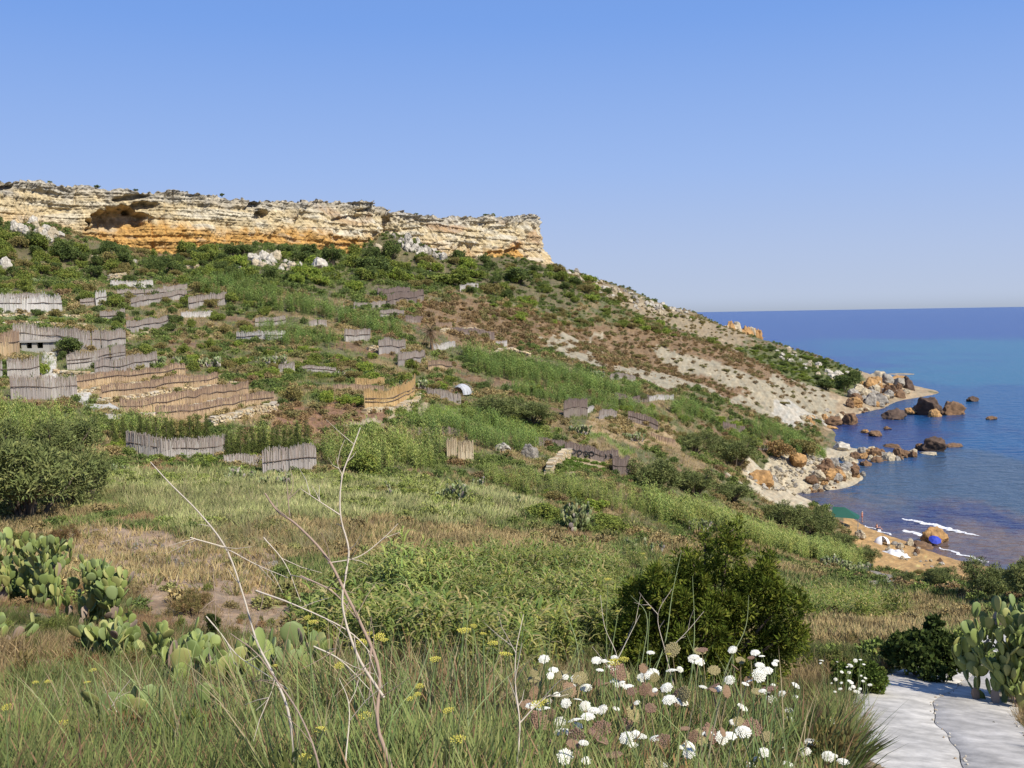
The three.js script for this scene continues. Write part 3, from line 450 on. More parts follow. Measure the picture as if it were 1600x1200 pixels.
// ---------------------------------------------------------------- cane windbreaks
const TONE = { g: [[.38, .34, .31], [.30, .265, .24], [.44, .40, .36]], w: [[.56, .53, .49], [.48, .45, .42], [.6, .57, .53]], s: [[.47, .38, .25], [.4, .32, .2], [.54, .45, .31]], t: [[.44, .32, .20], [.36, .26, .165], [.5, .37, .22]], y: [[.55, .38, .18], [.48, .33, .16], [.6, .43, .21]], k: [[.24, .19, .165], [.19, .15, .13], [.29, .24, .2]] };
const PLUME = { s: [.42, .33, .21], g: [.33, .275, .235], w: [.46, .42, .38], t: [.31, .215, .15], y: [.46, .31, .14], k: [.22, .165, .14] };
function fence(pts, hp, tone, label, group, rail = 1) {
  const w3 = pts.map(([a, b]) => WW(a, b)), line = new THREE.CatmullRomCurve3(w3, false, 'catmullrom', .3), L = line.getLength(), d = dist(line.getPointAt(.5)), hh = hp * MPP(d);
  const grp = G('cane_fence'); tag(grp, label, 'fence', group);
  const g = new Geo(), tones = TONE[tone], step = Math.max(.035, d * .0003), sd = rr(0, 100);
  const P = (s) => { const p = line.getPointAt(clamp(s / L, 0, 1)); p.y = H(p.x, p.z); return p; };
  const U = (s) => { const t = line.getTangentAt(clamp(s / L, 0, 1)); return V(t.x, 0, t.z).normalize(); };
  for (let s = 0; s < L; s += step * rr(.6, 1.1)) {
    const p = P(s), u = U(s), n = V(-u.z, 0, u.x), gap = n2(s * .6, sd), top = hh * (1 + .09 * n2(s * .35, sd + 5) + rr(-.07, .07)); if (gap > .88) continue;
    const w = step * rr(1, 1.6), c = tint(tones[n2(s * .16, sd + 9) > .2 ? 2 : R() < .25 ? 1 : 0], .1), lean = rr(-.025, .025) * top + .05 * top * n2(s * .25, sd + 40), o = p.clone().addScaledVector(n, rr(-.04, .04)).add(V(0, -.15, 0)), up = V(0, top + .15, 0).addScaledVector(u, lean).addScaledVector(n, .06 * top * n2(s * .3, sd + 70));
    g.box(o, u.clone().multiplyScalar(w), up.clone().multiplyScalar(rr(.72, .95)), n.clone().multiplyScalar(w * .7), c);
    if (tone !== 'w' || R() < .4) { const f0 = rr(.42, .66); g.box(o.clone().addScaledVector(up, f0).addScaledVector(n, .012 * (R() < .5 ? -1 : 1.4)), u.clone().multiplyScalar(w * .8), up.clone().multiplyScalar(rr(.93, 1.06) - f0).addScaledVector(u, rr(-.04, .04)), n.clone().multiplyScalar(w * .9), tint(PLUME[tone], .16)); }
    if (R() < .12) g.box(o.clone().addScaledVector(up, .92), u.clone().multiplyScalar(w * .6), V(0, top * rr(.1, .2), 0).addScaledVector(u, rr(-.1, .1)), n.clone().multiplyScalar(w * .5), tint(tones[1], .2));   // wispy plume ends
  }
  const cn = M('canes', g.build(), MAT.cane, grp); cn.userData.kind = 'stuff';
  if (rail) {
    const N = Math.max(4, Math.ceil(L / 1.2)), face = U(L / 2), nn = V(-face.z, 0, face.x); const sg = nn.dot(V(-w3[0].x, 0, -w3[0].z)) > 0 ? 1 : -1;
    for (const f of rail === 2 ? [.42, .6] : [.55]) {
      const r = []; for (let i = 0; i <= N; i++) { const s = L * i / N, p = P(s), u = U(s); r.push(p.add(V(0, hh * f + .06 * n2(i * .5, sd + f), 0)).addScaledVector(V(-u.z, 0, u.x), sg * (.07 + step * .6))); }
      const gg = new Geo(); gg.tube(r, Math.max(.03, d * .00036), [.13, .095, .075], 5); M('rail', gg.build(true), MAT.bark, grp);
    }
    for (let s = rr(.3, 1); s < L; s += rr(3, 5)) { const gg = new Geo(), p = P(s), u = U(s), n = V(-u.z, 0, u.x).multiplyScalar(-sg * .09); gg.tube([p.clone().add(n).add(V(0, -.2, 0)), p.clone().add(n).add(V(rr(-.05, .05), hh * 1.03, 0))], .04, [.22, .17, .13], 5); M('post', gg.build(true), MAT.bark, grp); }
  }
  return grp;
}
const FG = 'cane windbreaks on the terraces';
for (const [pts, hp, tone, label, rail] of [
  [[[120, 607], [200, 597], [289, 585]], 18, 't', 'tan cane windbreak forming the uppermost long terrace row'], [[[159, 624], [250, 612], [340, 599]], 20, 't', 'tan cane windbreak forming the second long terrace row'], [[[188, 647], [290, 632], [388, 616]], 21, 't', 'tan cane windbreak forming the third long terrace row'], [[[244, 658], [340, 646], [427, 631]], 21, 't', 'tan cane windbreak forming the lowest long terrace row'],
  [[[105, 579], [150, 574], [196, 565]], 26, 'g', 'grey cane panel directly below the round dark bush', 2], [[[149, 589], [200, 582], [245, 573]], 24, 'g', 'grey cane panel stepping down beyond the round bush'],
  [[[17, 624], [70, 624], [121, 621]], 36, 'g', 'grey cane fence at the top of the white ramp'], [[[-30, 598], [20, 594], [62, 589]], 32, 'g', 'grey-brown cane fence left of the white steps'], [[[-30, 560], [10, 556], [30, 553]], 38, 't', 'brownish cane fence beside the little stone hut'],
  [[[21, 536], [80, 540], [136, 546], [196, 543]], 29, 'g', 'long pale grey cane fence above the stone hut'], [[[-30, 489], [40, 489], [97, 488]], 27, 'w', 'whitish cane fence above the green crop strip'], [[[-30, 473], [30, 473], [63, 472]], 13, 'g', 'low grey cane fence behind the whitish one'],
  [[[125, 479], [150, 477]], 12, 'g', 'short grey cane panel under the shrubs'], [[[150, 478], [166, 475]], 21, 'w', 'square whitish cane panel under the shrubs'], [[[156, 503], [195, 497]], 15, 'g', 'sagging grey cane panel by the bright bush'],
  [[[173, 450], [205, 450], [239, 449]], 11, 'w', 'bright white strip of fence highest on the terraces', 0], [[[183, 466], [225, 465], [262, 463]], 12, 'g', 'grey windbreak just below the bright white strip'], [[[205, 482], [250, 474], [292, 467]], 15, 'g', 'long grey windbreak under the upper scrub'], [[[255, 455], [292, 452]], 8, 'g', 'low grey windbreak level with the white strip', 0],
  [[[198, 520], [230, 515], [264, 508]], 16, 'g', 'grey windbreak above the path fork'], [[[283, 496], [332, 494]], 9, 'w', 'low white windbreak on the middle terrace', 0], [[[295, 484], [325, 479], [355, 475]], 18, 'g', 'grey windbreak with bushes at its top'], [[[370, 534], [410, 533], [446, 531]], 15, 'w', 'ragged white windbreak with green shoots above'], [[[398, 511], [446, 506]], 13, 'g', 'grey windbreak behind the ragged white one'],
  [[[539, 534], [578, 532]], 18, 'g', 'squarish grey windbreak left of the palm'], [[[592, 554], [633, 552]], 22, 'g', 'tall square grey windbreak downhill of the palm'], [[[622, 573], [664, 565]], 19, 'g', 'slanting grey windbreak below the tall square one'], [[[669, 579], [706, 580]], 14, 't', 'tan windbreak end of the slanting row'], [[[553, 482], [606, 479]], 9, 'g', 'low grey windbreak on the upper cane slope', 0],
  [[[606, 481], [640, 475], [662, 470]], 18, 'k', 'dark brown windbreak above the brown slope'], [[[590, 466], [640, 462]], 14, 'k', 'brown windbreak highest beside the brown slope'], [[[594, 497], [631, 497]], 12, 'g', 'grey windbreak at the edge of the cane slope'], [[[634, 503], [660, 504]], 10, 'k', 'dark windbreak next to the grass edge', 0], [[[681, 515], [706, 514]], 10, 't', 'tan windbreak just uphill of the palm', 0],
  [[[705, 522], [740, 524], [772, 531]], 11, 'k', 'dark ragged windbreak trailing away from the palm', 0], [[[672, 547], [711, 543]], 10, 'w', 'white windbreak under the palm trunk', 0], [[[719, 456], [747, 453]], 10, 'w', 'white panel high on the hillside under the cliff', 0], [[[775, 543], [792, 541]], 9, 'w', 'white panel at the foot of the brown slope', 0],
  [[[436, 584], [460, 582]], 15, 'g', 'two-peaked grey panel above the terrace garden', 0], [[[469, 582], [525, 584]], 9, 'g', 'long low grey windbreak above the garden'], [[[483, 512], [510, 511]], 10, 'g', 'small grey windbreak in the middle canes', 0],
  [[[555, 603], [580, 605], [600, 602]], 12, 'y', 'small golden cane fence behind the curved one', 0], [[[521, 612], [600, 613]], 11, 't', 'low tan fence behind the lemon bushes', 0], [[[570, 641], [622, 635], [645, 623], [648, 612]], 28, 'y', 'golden new cane fence curving round a plot', 2], [[[667, 621], [720, 631]], 14, 'g', 'grey fence below the plastic tunnel', 0],
  [[[198, 708], [266, 719], [354, 710]], 33, 'g', 'tall spiky grey fence behind the big tamarisk'], [[[349, 726], [411, 728]], 15, 'g', 'low grey fence between the two tall ones', 0], [[[411, 746], [450, 741], [494, 737]], 42, 'g', 'tall dark grey fence standing at the meadow corner'],
  [[[653, 680], [718, 683]], 12, 'k', 'collapsed dark cane fence in the reeds', 0], [[[698, 718], [740, 719]], 30, 's', 'sheaf of dead straw-coloured canes', 0], [[[881, 655], [918, 652]], 27, 'k', 'tall brown cane panel beside the yellow wall'], [[[918, 646], [930, 643]], 9, 'w', 'small white panel joined to the tall brown one', 0], [[[936, 656], [963, 655]], 13, 'g', 'grey panel right of the tall brown one', 0],
  [[[981, 659], [1010, 666], [1030, 674]], 16, 'k', 'dark brown windbreak above the straw-coloured grass'], [[[1018, 686], [1055, 699]], 11, 't', 'tan fence running down beside the tamarisk', 0], [[[831, 694], [882, 701]], 12, 'k', 'dark fence leading to the tyre fence', 0], [[[882, 711], [925, 717], [966, 722]], 19, 'k', 'dark fence hung with a row of tyres'], [[[958, 742], [984, 742]], 28, 'k', 'brown cane panel at the end of the vegetable plot'],
  [[[961, 628], [1013, 628]], 12, 'k', 'dark windbreak in the lower green canes', 0], [[[1014, 628], [1052, 624]], 8, 'w', 'white windbreak in the lower green canes', 0], [[[954, 595], [993, 598]], 10, 'g', 'grey windbreak under the clay slope', 0], [[[1129, 669], [1163, 677]], 11, 'k', 'brown windbreak nearest the bay', 0]]) fence(pts, hp, tone, label, FG, rail ?? 1);
// ---------------------------------------------------------------- tyres on the fence
{
  const tyreMat = new THREE.MeshStandardMaterial({ color: new THREE.Color(.025, .025, .027), roughness: .8 }), tg = new THREE.TorusGeometry(.25, .085, 8, 20);
  const tread = new THREE.TorusGeometry(.25, .085, 8, 20); void tread;
  for (let k = 0; k < 7; k++) { const p = WW(896 + k * 9.6, 714 + k * 1.25), t = M('tyre', tg, tyreMat, scene); t.position.copy(p).add(V(-.05, .62 + .05 * n2(k, 1), .3)); t.rotation.set(rr(-.1, .1), rr(-.3, .1), 0); tag(t, 'worn black tyre hanging in the row on the dark fence', 'tyre', 'tyres hung on the fence'); }
}
// ---------------------------------------------------------------- little stone hut in the terrace wall
{
  const p = WW(56, 549), d = dist(p), k = MPP(d), g = G('stone_hut', p); tag(g, 'low pale stone hut with two dark openings under the grey fence', 'hut'); g.rotation.y = .08;
  const st = [.5, .47, .42], b = (x0, x1, y0, y1, z0, z1, c) => { const q = new Geo(); q.box(V(x0, y0, z0), V(x1 - x0, 0, 0), V(0, y1 - y0, 0), V(0, 0, z1 - z0), c); return q.build(); };
  const w = 42 * k, h = 17 * k, x0 = -w / 2, o = [[.18, .38], [.56, .78]];
  for (const [a, e] of [[0, o[0][0]], [o[0][1], o[1][0]], [o[1][1], 1]]) M('wall', b(x0 + w * a, x0 + w * e, -.6, h * .82, -.25, .1, tint(st, .1)), concreteMat, g);
  M('sill', b(x0 - .05, x0 + w + .05, -.6, h * .28, -.22, .28, [.52, .5, .45]), concreteMat, g);
  M('wall', b(x0, x0 + w, -.6, h * .82, -2.4, -2.15, st), concreteMat, g); M('wall', b(x0, x0 + .25, -.6, h * .8, -2.15, -.26, st), concreteMat, g); M('wall', b(x0 + w - .25, x0 + w, -.6, h * .8, -2.15, -.26, st), concreteMat, g);
  M('roof', b(x0 - .2, x0 + w + .2, h * .825, h, -2.6, .3, [.47, .44, .4]), concreteMat, g);
}
// ---------------------------------------------------------------- plastic tunnel
{
  const p = WW(722, 616), k = MPP(dist(p)), g = G('plastic_tunnel', p); tag(g, 'small domed tunnel of pale grey plastic sheeting', 'tunnel'); g.rotation.y = -.5;
  const r = 13 * k, L = 26 * k, P = [], I = [], C1 = [];
  for (let i = 0; i <= 14; i++) for (let j = 0; j <= 12; j++) { const a = Math.PI * j / 12, e = i / 14, q = r * (.78 + .22 * Math.sin(e * Math.PI)) * (1 + .05 * n2(i * .8, j * .8)); P.push(Math.cos(a) * q, Math.sin(a) * q * 1.25, (e - .5) * L); const c = .58 + .1 * n2(i * .6, j * .5); C1.push(c, c * 1.02, c * 1.06); if (i && j) { const A = (i - 1) * 13 + j - 1, B = i * 13 + j - 1; I.push(A, B, B + 1, A, B + 1, A + 1); } }
  const q = new THREE.BufferGeometry(); q.setAttribute('position', new THREE.Float32BufferAttribute(P, 3)); q.setAttribute('color', new THREE.Float32BufferAttribute(C1, 3)); q.setIndex(I); q.computeVertexNormals();
  M('sheet', q, leafMat({ roughness: .5, transmission: .25 }), g);
  for (let i = 0; i < 4; i++) { const h = new Geo(), pts = []; for (let j = 0; j <= 12; j++) { const a = Math.PI * j / 12; pts.push(V(Math.cos(a) * r * .97, Math.sin(a) * r * 1.2, (i / 3 - .5) * L * .96)); } h.tube(pts, .025, [.3, .3, .3], 5); M('hoop', h.build(true), MAT.plain, g); }
}

// ---------------------------------------------------------------- shrubs and trees: one of each kind, then copies
const rdir = (up = 0) => { const z = rr(-1, 1), a = rr(0, 6.2832), r = Math.sqrt(1 - z * z); return V(r * Math.cos(a), z + up, r * Math.sin(a)).normalize(); };
function leafQuad(g, p, n, t, len, wid, col) { const b = n.clone().cross(t).normalize().multiplyScalar(wid / 2), q = t.clone().multiplyScalar(len), m = p.clone().addScaledVector(q, .5); g.tri(p, m.clone().add(b), p.clone().add(q), col); g.tri(p, p.clone().add(q), m.clone().sub(b), col); }
function crownGeo({ lobes, n, len, wid, up = 0, cols, jit = .22, out = .5, fill = .55, sub = 7, subR = 1 }) {
  if (sub) { const fine = []; for (const [x, y, z, r, ys = 1] of lobes) { fine.push([x, y, z, r * .6, ys]); for (let i = 0; i < sub; i++) { const d = rdir(.3), q = r * rr(.55, .95); fine.push([x + d.x * q, y + d.y * q * ys, z + d.z * q, r * rr(.26, .46) * subR, ys]); } } lobes = fine; }
  const g = new Geo(), wsum = lobes.reduce((s, l) => s + l[3] * l[3], 0), sd = rr(0, 99);
  for (let i = 0; i < n; i++) {
    let k = 0, u = R() * wsum; while (k < lobes.length - 1 && (u -= lobes[k][3] * lobes[k][3]) > 0) k++;
    const [lx, ly, lz, lr, ls = 1] = lobes[k], dir = rdir(.25), rad = lr * lerp(fill, 1, Math.sqrt(R())) * (1 + .22 * n3(dir.x * 2.5 + k * 7, dir.y * 2.5, dir.z * 2.5 + sd)), p = V(lx + dir.x * rad, ly + dir.y * rad * ls, lz + dir.z * rad); if (p.y < .01) continue;
    const t = rdir(up).lerp(dir, out).normalize(), nr = rdir(.3), c = n3(p.x * 5 + sd, p.y * 5, p.z * 5); const base = cols[c > .35 ? Math.min(2, cols.length - 1) : c < -.35 ? 0 : Math.min(1, cols.length - 1)];
    leafQuad(g, p, nr.sub(t.clone().multiplyScalar(nr.dot(t))).normalize(), t, len * rr(.6, 1.25), wid * rr(.7, 1.2), tint([base[0] * 1.24, base[1] * 1.14, base[2] * 1.0], jit));
  }
  return g.build();
}
function stemsGeo(lobes, r0, col) { const g = new Geo(); for (const [x, y, z, r] of lobes) { const m = V(x * .4 + rr(-.03, .03), y * .45, z * .4 + rr(-.03, .03)); g.tube([V(x * .08, -.06, z * .08), m, V(x * .85, y, z * .85), V(x, y + r * .5, z)], [r0, r0 * .7, r0 * .4, r0 * .12], tint(col, .15), 5); } return g.build(true); }
const roundLobes = (n, spread, h, r) => { const a = [[0, h * .55, 0, r * 1.15]]; for (let i = 1; i < n; i++) { const t = i * 2.4 + rr(-.4, .4), q = spread * rr(.5, 1); a.push([Math.cos(t) * q, h * rr(.25, .7), Math.sin(t) * q, r * rr(.65, 1)]); } return a; };
function plantProto(lobes, o) { return { crown: crownGeo({ lobes, ...o }), trunk: stemsGeo(lobes, o.r0 ?? .02, o.bark ?? [.16, .12, .085]) }; }
const PROTO = {};
const fam = (name, k, f) => { PROTO[name] = []; for (let i = 0; i < k; i++) PROTO[name].push(f(i)); };
fam('dark', 4, () => plantProto(roundLobes(8, .3, .75, .24), { n: 4200, len: .05, wid: .032, cols: [[.042, .07, .024], [.06, .095, .03], [.085, .12, .038]] }));
fam('mid', 4, () => plantProto(roundLobes(9, .32, .62, .22), { n: 4200, len: .055, wid: .032, cols: [[.085, .125, .03], [.115, .16, .038], [.155, .19, .048]] }));
fam('bright', 3, () => plantProto(roundLobes(8, .32, .62, .22), { n: 3600, len: .06, wid: .036, cols: [[.105, .165, .03], [.145, .215, .04], [.2, .25, .06]] }));
fam('olive', 3, () => plantProto(roundLobes(9, .34, .55, .21), { n: 4000, len: .06, wid: .024, cols: [[.11, .11, .05], [.145, .14, .062], [.19, .17, .085]], up: .4 }));
fam('tamarisk', 4, () => plantProto(roundLobes(12, .34, .72, .2), { n: 9500, len: .06, wid: .011, up: .5, out: .35, fill: .5, r0: .022, cols: [[.068, .094, .038], [.094, .125, .052], [.13, .158, .074]] }));
fam('rust', 2, () => plantProto(roundLobes(8, .32, .5, .22), { n: 3600, len: .06, wid: .024, up: .3, cols: [[.16, .11, .06], [.2, .14, .08], [.18, .15, .07]] }));
function plant(kind, name, p, w, h, label, cat, group) {
  const q = pick(PROTO[kind]), g = G(name, p); M('crown', q.crown, MAT.farLeaf, g); M('trunk', q.trunk, MAT.bark, g);
  g.rotation.y = rr(0, 6.28); g.scale.set(w, h, w * rr(.9, 1.1)); return tag(g, label, cat, group);
}
const plantPx = (kind, name, px, py, w, h, label, cat, group) => { const p = WW(px, py), k = MPP(dist(p)); p.y -= .03 * h * k; return plant(kind, name, p, w * k * 1.05, h * k * 1.12, label, cat, group); };
// singled-out shrubs and trees [kind, name, px, base row, width px, height px, label, category]
for (const a of [
  ['tamarisk', 'tamarisk_tree', 45, 812, 210, 185, 'largest grey-green tamarisk, at the left edge of the meadow', 'tree'], ['tamarisk', 'tamarisk_tree', 130, 790, 120, 130, 'smaller tamarisk leaning out over the meadow beside the largest', 'tree'], ['tamarisk', 'tamarisk_tree', 95, 735, 130, 115, 'tamarisk with a feathery top behind the largest one', 'tree'], ['tamarisk', 'tamarisk_tree', -30, 760, 150, 140, 'tamarisk half out of view behind the largest one', 'tree'],
  ['tamarisk', 'tamarisk_shrub', 778, 655, 84, 54, 'broad dark tamarisk shrub right of the plastic tunnel', 'shrub'], ['tamarisk', 'tamarisk_shrub', 832, 662, 78, 52, 'tamarisk shrub above the yellow wall', 'shrub'], ['dark', 'round_shrub', 755, 612, 36, 22, 'low dark shrub behind the plastic tunnel', 'shrub'],
  ['tamarisk', 'tamarisk_shrub', 1085, 706, 74, 46, 'olive tamarisk shrub mid hillside right of the dark windbreak', 'shrub'], ['tamarisk', 'tamarisk_shrub', 1148, 728, 92, 62, 'broad tamarisk above the rubble beach', 'shrub'], ['tamarisk', 'tamarisk_shrub', 1025, 770, 100, 78, 'tall tamarisk shrub beside the brown cane panel', 'shrub'], ['tamarisk', 'tamarisk_shrub', 1085, 775, 80, 58, 'tamarisk shrub next downhill of the brown cane panel', 'shrub'], ['tamarisk', 'tamarisk_shrub', 1140, 785, 76, 44, 'low tamarisk above the long reed bed', 'shrub'],
  ['tamarisk', 'tamarisk_shrub', 1222, 822, 84, 56, 'tamarisk behind the long reed bed', 'shrub'], ['tamarisk', 'tamarisk_shrub', 1268, 838, 78, 62, 'tamarisk above the green awning', 'shrub'], ['tamarisk', 'tamarisk_shrub', 1312, 864, 62, 46, 'tamarisk beside the green awning', 'shrub'], ['tamarisk', 'tamarisk_shrub', 1352, 880, 48, 40, 'small tamarisk at the edge of the sand', 'shrub'],
  ['tamarisk', 'tamarisk_shrub', 1465, 920, 70, 50, 'tamarisk in front of the sand', 'shrub'], ['tamarisk', 'tamarisk_shrub', 1410, 915, 44, 30, 'sparse small tamarisk by the grey track', 'shrub'], ['tamarisk', 'tamarisk_shrub', 1545, 935, 92, 82, 'tamarisk in front of the sea behind the roadside cactus', 'shrub'], ['tamarisk', 'tamarisk_shrub', 1615, 940, 110, 105, 'tamarisk at the right edge hiding the end of the beach', 'shrub'],
  ['dark', 'round_shrub', 106, 556, 56, 38, 'round dark green bush by the stone hut', 'shrub'], ['bright', 'climbing_shrub', 68, 586, 20, 28, 'bright green bush beside the white steps', 'shrub'], ['dark', 'round_shrub', 98, 564, 18, 22, 'dark clipped shrub against the grey panel', 'shrub'], ['dark', 'round_shrub', 102, 408, 46, 44, 'large dark carob-like shrub under the left rockfall', 'shrub'], ['dark', 'round_shrub', 612, 404, 36, 40, 'tall dark shrub in front of the cliff notch', 'shrub'], ['dark', 'round_shrub', 580, 432, 68, 40, 'wide dark shrub below the cliff notch', 'shrub'],
  ['dark', 'round_shrub', 810, 442, 60, 32, 'dark shrub below the end of the cliff', 'shrub'], ['olive', 'round_shrub', 765, 460, 44, 30, 'brownish shrub beside the white hillside panel', 'shrub'], ['mid', 'round_shrub', 700, 446, 80, 28, 'wide green shrub below the right part of the cliff', 'shrub'], ['dark', 'round_shrub', 1318, 612, 44, 36, 'dark shrub at the seaward tip of the green point', 'shrub'], ['dark', 'round_shrub', 1292, 610, 36, 24, 'dark shrub inland on the green point', 'shrub'], ['dark', 'round_shrub', 1335, 600, 30, 30, 'dark shrub highest on the point tip', 'shrub'],
  ['olive', 'round_shrub', 456, 628, 40, 44, 'grey-green bush on the upper garden terrace', 'shrub'], ['bright', 'lemon_tree', 512, 632, 26, 34, 'small bright lemon tree beside the golden fence', 'tree'], ['bright', 'lemon_tree', 540, 632, 34, 22, 'low bright bush between lemon tree and golden fence', 'shrub'], ['bright', 'lemon_tree', 558, 634, 26, 20, 'low bright bush touching the golden fence', 'shrub'], ['olive', 'round_shrub', 288, 680, 72, 46, 'olive bush at the foot of the terrace rows', 'shrub'],
  ['rust', 'round_shrub', 1215, 712, 60, 42, 'reddish-brown shrub above the rubble beach', 'shrub'], ['olive', 'round_shrub', 1255, 708, 56, 40, 'olive shrub above the start of the spit', 'shrub'], ['mid', 'round_shrub', 1170, 700, 46, 28, 'green shrub beside the brown windbreak nearest the bay', 'shrub'],
  ['mid', 'round_shrub', 565, 745, 70, 60, 'loose light green bush in the lower meadow', 'shrub'], ['bright', 'round_shrub', 930, 800, 46, 32, 'bright green bush beside the tall prickly pear', 'shrub'], ['mid', 'round_shrub', 950, 830, 60, 40, 'green bush in the lower meadow downhill of the tall prickly pear', 'shrub'], ['mid', 'round_shrub', 850, 812, 60, 40, 'dark leafy bush left of the tall prickly pear', 'shrub'],
  ['dark', 'round_shrub', 582, 668, 14, 14, 'small round bush first in the row below the golden fence', 'shrub'], ['dark', 'round_shrub', 602, 662, 11, 13, 'small round bush last in the row below the golden fence', 'shrub'], ['dark', 'round_shrub', 527, 675, 12, 16, 'small upright bush in the brown plot', 'shrub'], ['dark', 'round_shrub', 509, 678, 12, 14, 'small round bush in the brown plot', 'shrub'],
]) plantPx(...a);
const BARE = [[[10, 333], [45, 328], [102, 372], [75, 390], [15, 368]], [[385, 398], [475, 414], [457, 434], [388, 422]], [[605, 360], [660, 365], [702, 405], [640, 405]]].map((v) => ({ v, x0: Math.min(...v.map((q) => q[0])), x1: Math.max(...v.map((q) => q[0])), z0: Math.min(...v.map((q) => q[1])), z1: Math.max(...v.map((q) => q[1])) }));
function shrubsIn(kinds, name, pts, n, w0, w1, asp, label, group) { scatterPx(pts, n, (p, d, sx, sy) => { if (BARE.some((b) => inPoly(b, sx, sy - 4) || inPoly(b, sx, sy))) return; if (p.y < 1.5 && d > 100) return; const w = rr(w0, w1) * MPP(d); plant(pick(kinds), name, V(p.x, p.y - .1, p.z), w, w * asp * rr(1.1, 1.9), label, 'shrub', group); }); }
shrubsIn(['dark', 'mid', 'dark', 'mid', 'olive'], 'maquis_shrub', [[-20, 350], [80, 372], [160, 395], [300, 398], [300, 436], [160, 440], [-20, 460]], 105, 18, 40, .62, 'dense dark green shrub on the slope under the hollowed cliff', 'maquis on the slope under the hollowed cliff');
shrubsIn(['dark', 'mid', 'mid', 'dark', 'bright'], 'maquis_shrub', [[300, 398], [500, 400], [600, 402], [640, 440], [560, 455], [430, 448], [300, 438]], 95, 16, 38, .62, 'dense green shrub on the slope under the middle cliff', 'maquis on the slope under the middle cliff');
shrubsIn(['mid', 'mid', 'dark', 'bright', 'olive'], 'maquis_shrub', [[620, 408], [700, 408], [860, 420], [980, 465], [900, 478], [800, 472], [700, 458], [640, 450]], 80, 14, 34, .55, 'green shrub on the slope under the cliff end', 'maquis on the slope under the cliff end');
shrubsIn(['dark', 'mid', 'olive', 'mid'], 'terrace_shrub', [[-20, 445], [300, 440], [430, 480], [380, 545], [200, 560], [130, 520], [-20, 480]], 85, 12, 30, .6, 'green shrub among the upper windbreaks', 'shrubs among the upper windbreaks');
shrubsIn(['mid', 'olive', 'mid', 'bright'], 'terrace_shrub', [[200, 545], [420, 540], [600, 560], [720, 590], [700, 612], [560, 600], [420, 605], [250, 575]], 80, 14, 32, .55, 'green shrub among the middle terraces', 'shrubs of the middle terraces');
shrubsIn(['olive', 'mid', 'bright', 'olive'], 'slope_shrub', [[760, 470], [900, 478], [1040, 508], [1150, 540], [1130, 550], [1000, 515], [860, 510], [760, 500]], 70, 10, 26, .5, 'olive shrub along the top of the brown slope', 'shrubs above the brown slope');
shrubsIn(['mid', 'dark', 'bright', 'mid'], 'point_shrub', [[1140, 540], [1230, 548], [1340, 582], [1335, 606], [1280, 606], [1200, 575]], 120, 8, 20, .3, 'green shrub of the low point', 'shrubs of the low green point');
shrubsIn(['mid', 'olive', 'tamarisk', 'bright'], 'slope_shrub', [[780, 590], [1000, 620], [1170, 670], [1200, 700], [1060, 690], [940, 640], [800, 620]], 60, 10, 26, .55, 'shrub among the lower green canes', 'shrubs of the lower canes');
shrubsIn(['mid', 'bright', 'olive', 'mid'], 'meadow_shrub', [[500, 735], [760, 745], [1000, 780], [1200, 850], [1290, 880], [1150, 900], [950, 850], [750, 800], [560, 780]], 70, 14, 40, .45, 'low bush in the lower meadow', 'bushes of the lower meadow');
shrubsIn(['bright', 'mid', 'bright'], 'hedge_shrub', [[160, 690], [330, 690], [480, 712], [490, 735], [330, 735], [190, 715]], 26, 14, 30, .5, 'leafy green shrub along the meadow fences', 'shrubs along the meadow fences');
shrubsIn(['olive', 'mid', 'olive'], 'ridge_shrub', [[870, 425], [1000, 470], [1090, 496], [1130, 515], [1000, 490], [890, 455]], 46, 6, 16, .55, 'low shrub on the stony descending ridge', 'shrubs of the stony ridge');
shrubsIn(['rust', 'olive', 'rust'], 'dry_shrub', [[680, 475], [900, 515], [1150, 560], [1240, 610], [1230, 640], [1100, 600], [900, 560], [700, 520]], 55, 5, 20, .3, 'low reddish dry shrub on the brown slope', 'dry shrubs of the brown slope');
shrubsIn(['rust', 'olive'], 'dry_shrub', [[1380, 898], [1470, 885], [1480, 905], [1400, 915]], 8, 10, 22, .5, 'brown dry bush between the track and the sand', 'dry bushes behind the beach');
{ const K = [-5, 30, 55, 75, 130, 150, 165, 210, 300, 345, 500, 520, 545, 570, 650, 760, 770]; // tufts along the crest
  for (const x of K) { let best = null, bd = 1e9; for (const c of crest) { const v = c.clone().project(camera), e = Math.abs((v.x + 1) * 800 - x); if (e < bd) { bd = e; best = c; } } const k = MPP(dist(best)), w = rr(5, 13) * k; plant(pick(['dark', 'mid', 'olive']), 'crest_shrub', V(best.x, best.y - .35, best.z - 1), w, w * .7, 'small bush on the crest of the cliff', 'shrub', 'bushes on the cliff crest'); } }
// small cypresses behind the fences
fam('cypress', 3, () => { const l = []; for (let i = 0; i < 7; i++) l.push([rr(-.03, .03), .08 + i * .14, rr(-.03, .03), .2 * (1 - i / 8.5) + .04, 1.3]); return plantProto(l, { n: 2200, len: .07, wid: .02, up: 1.1, fill: .3, cols: [[.045, .068, .02], [.065, .09, .026], [.09, .115, .036]] }); });
for (let k = 0; k < 13; k++) plantPx('cypress', 'young_cypress', 355 + k * 10.2 + rr(-3, 3), 722 - k * 1 + rr(-2, 3), 30, rr(38, 50), 'small dark cypress in the row between the two tall meadow fences', 'cypress', 'cypress row between the meadow fences');
for (let k = 0; k < 12; k++) plantPx('cypress', 'young_cypress', 180 + k * 13 + rr(-3, 3), 698 + rr(-3, 4), 30, rr(30, 46), 'small dark cypress behind the spiky grey fence', 'cypress', 'cypress row behind the spiky fence');
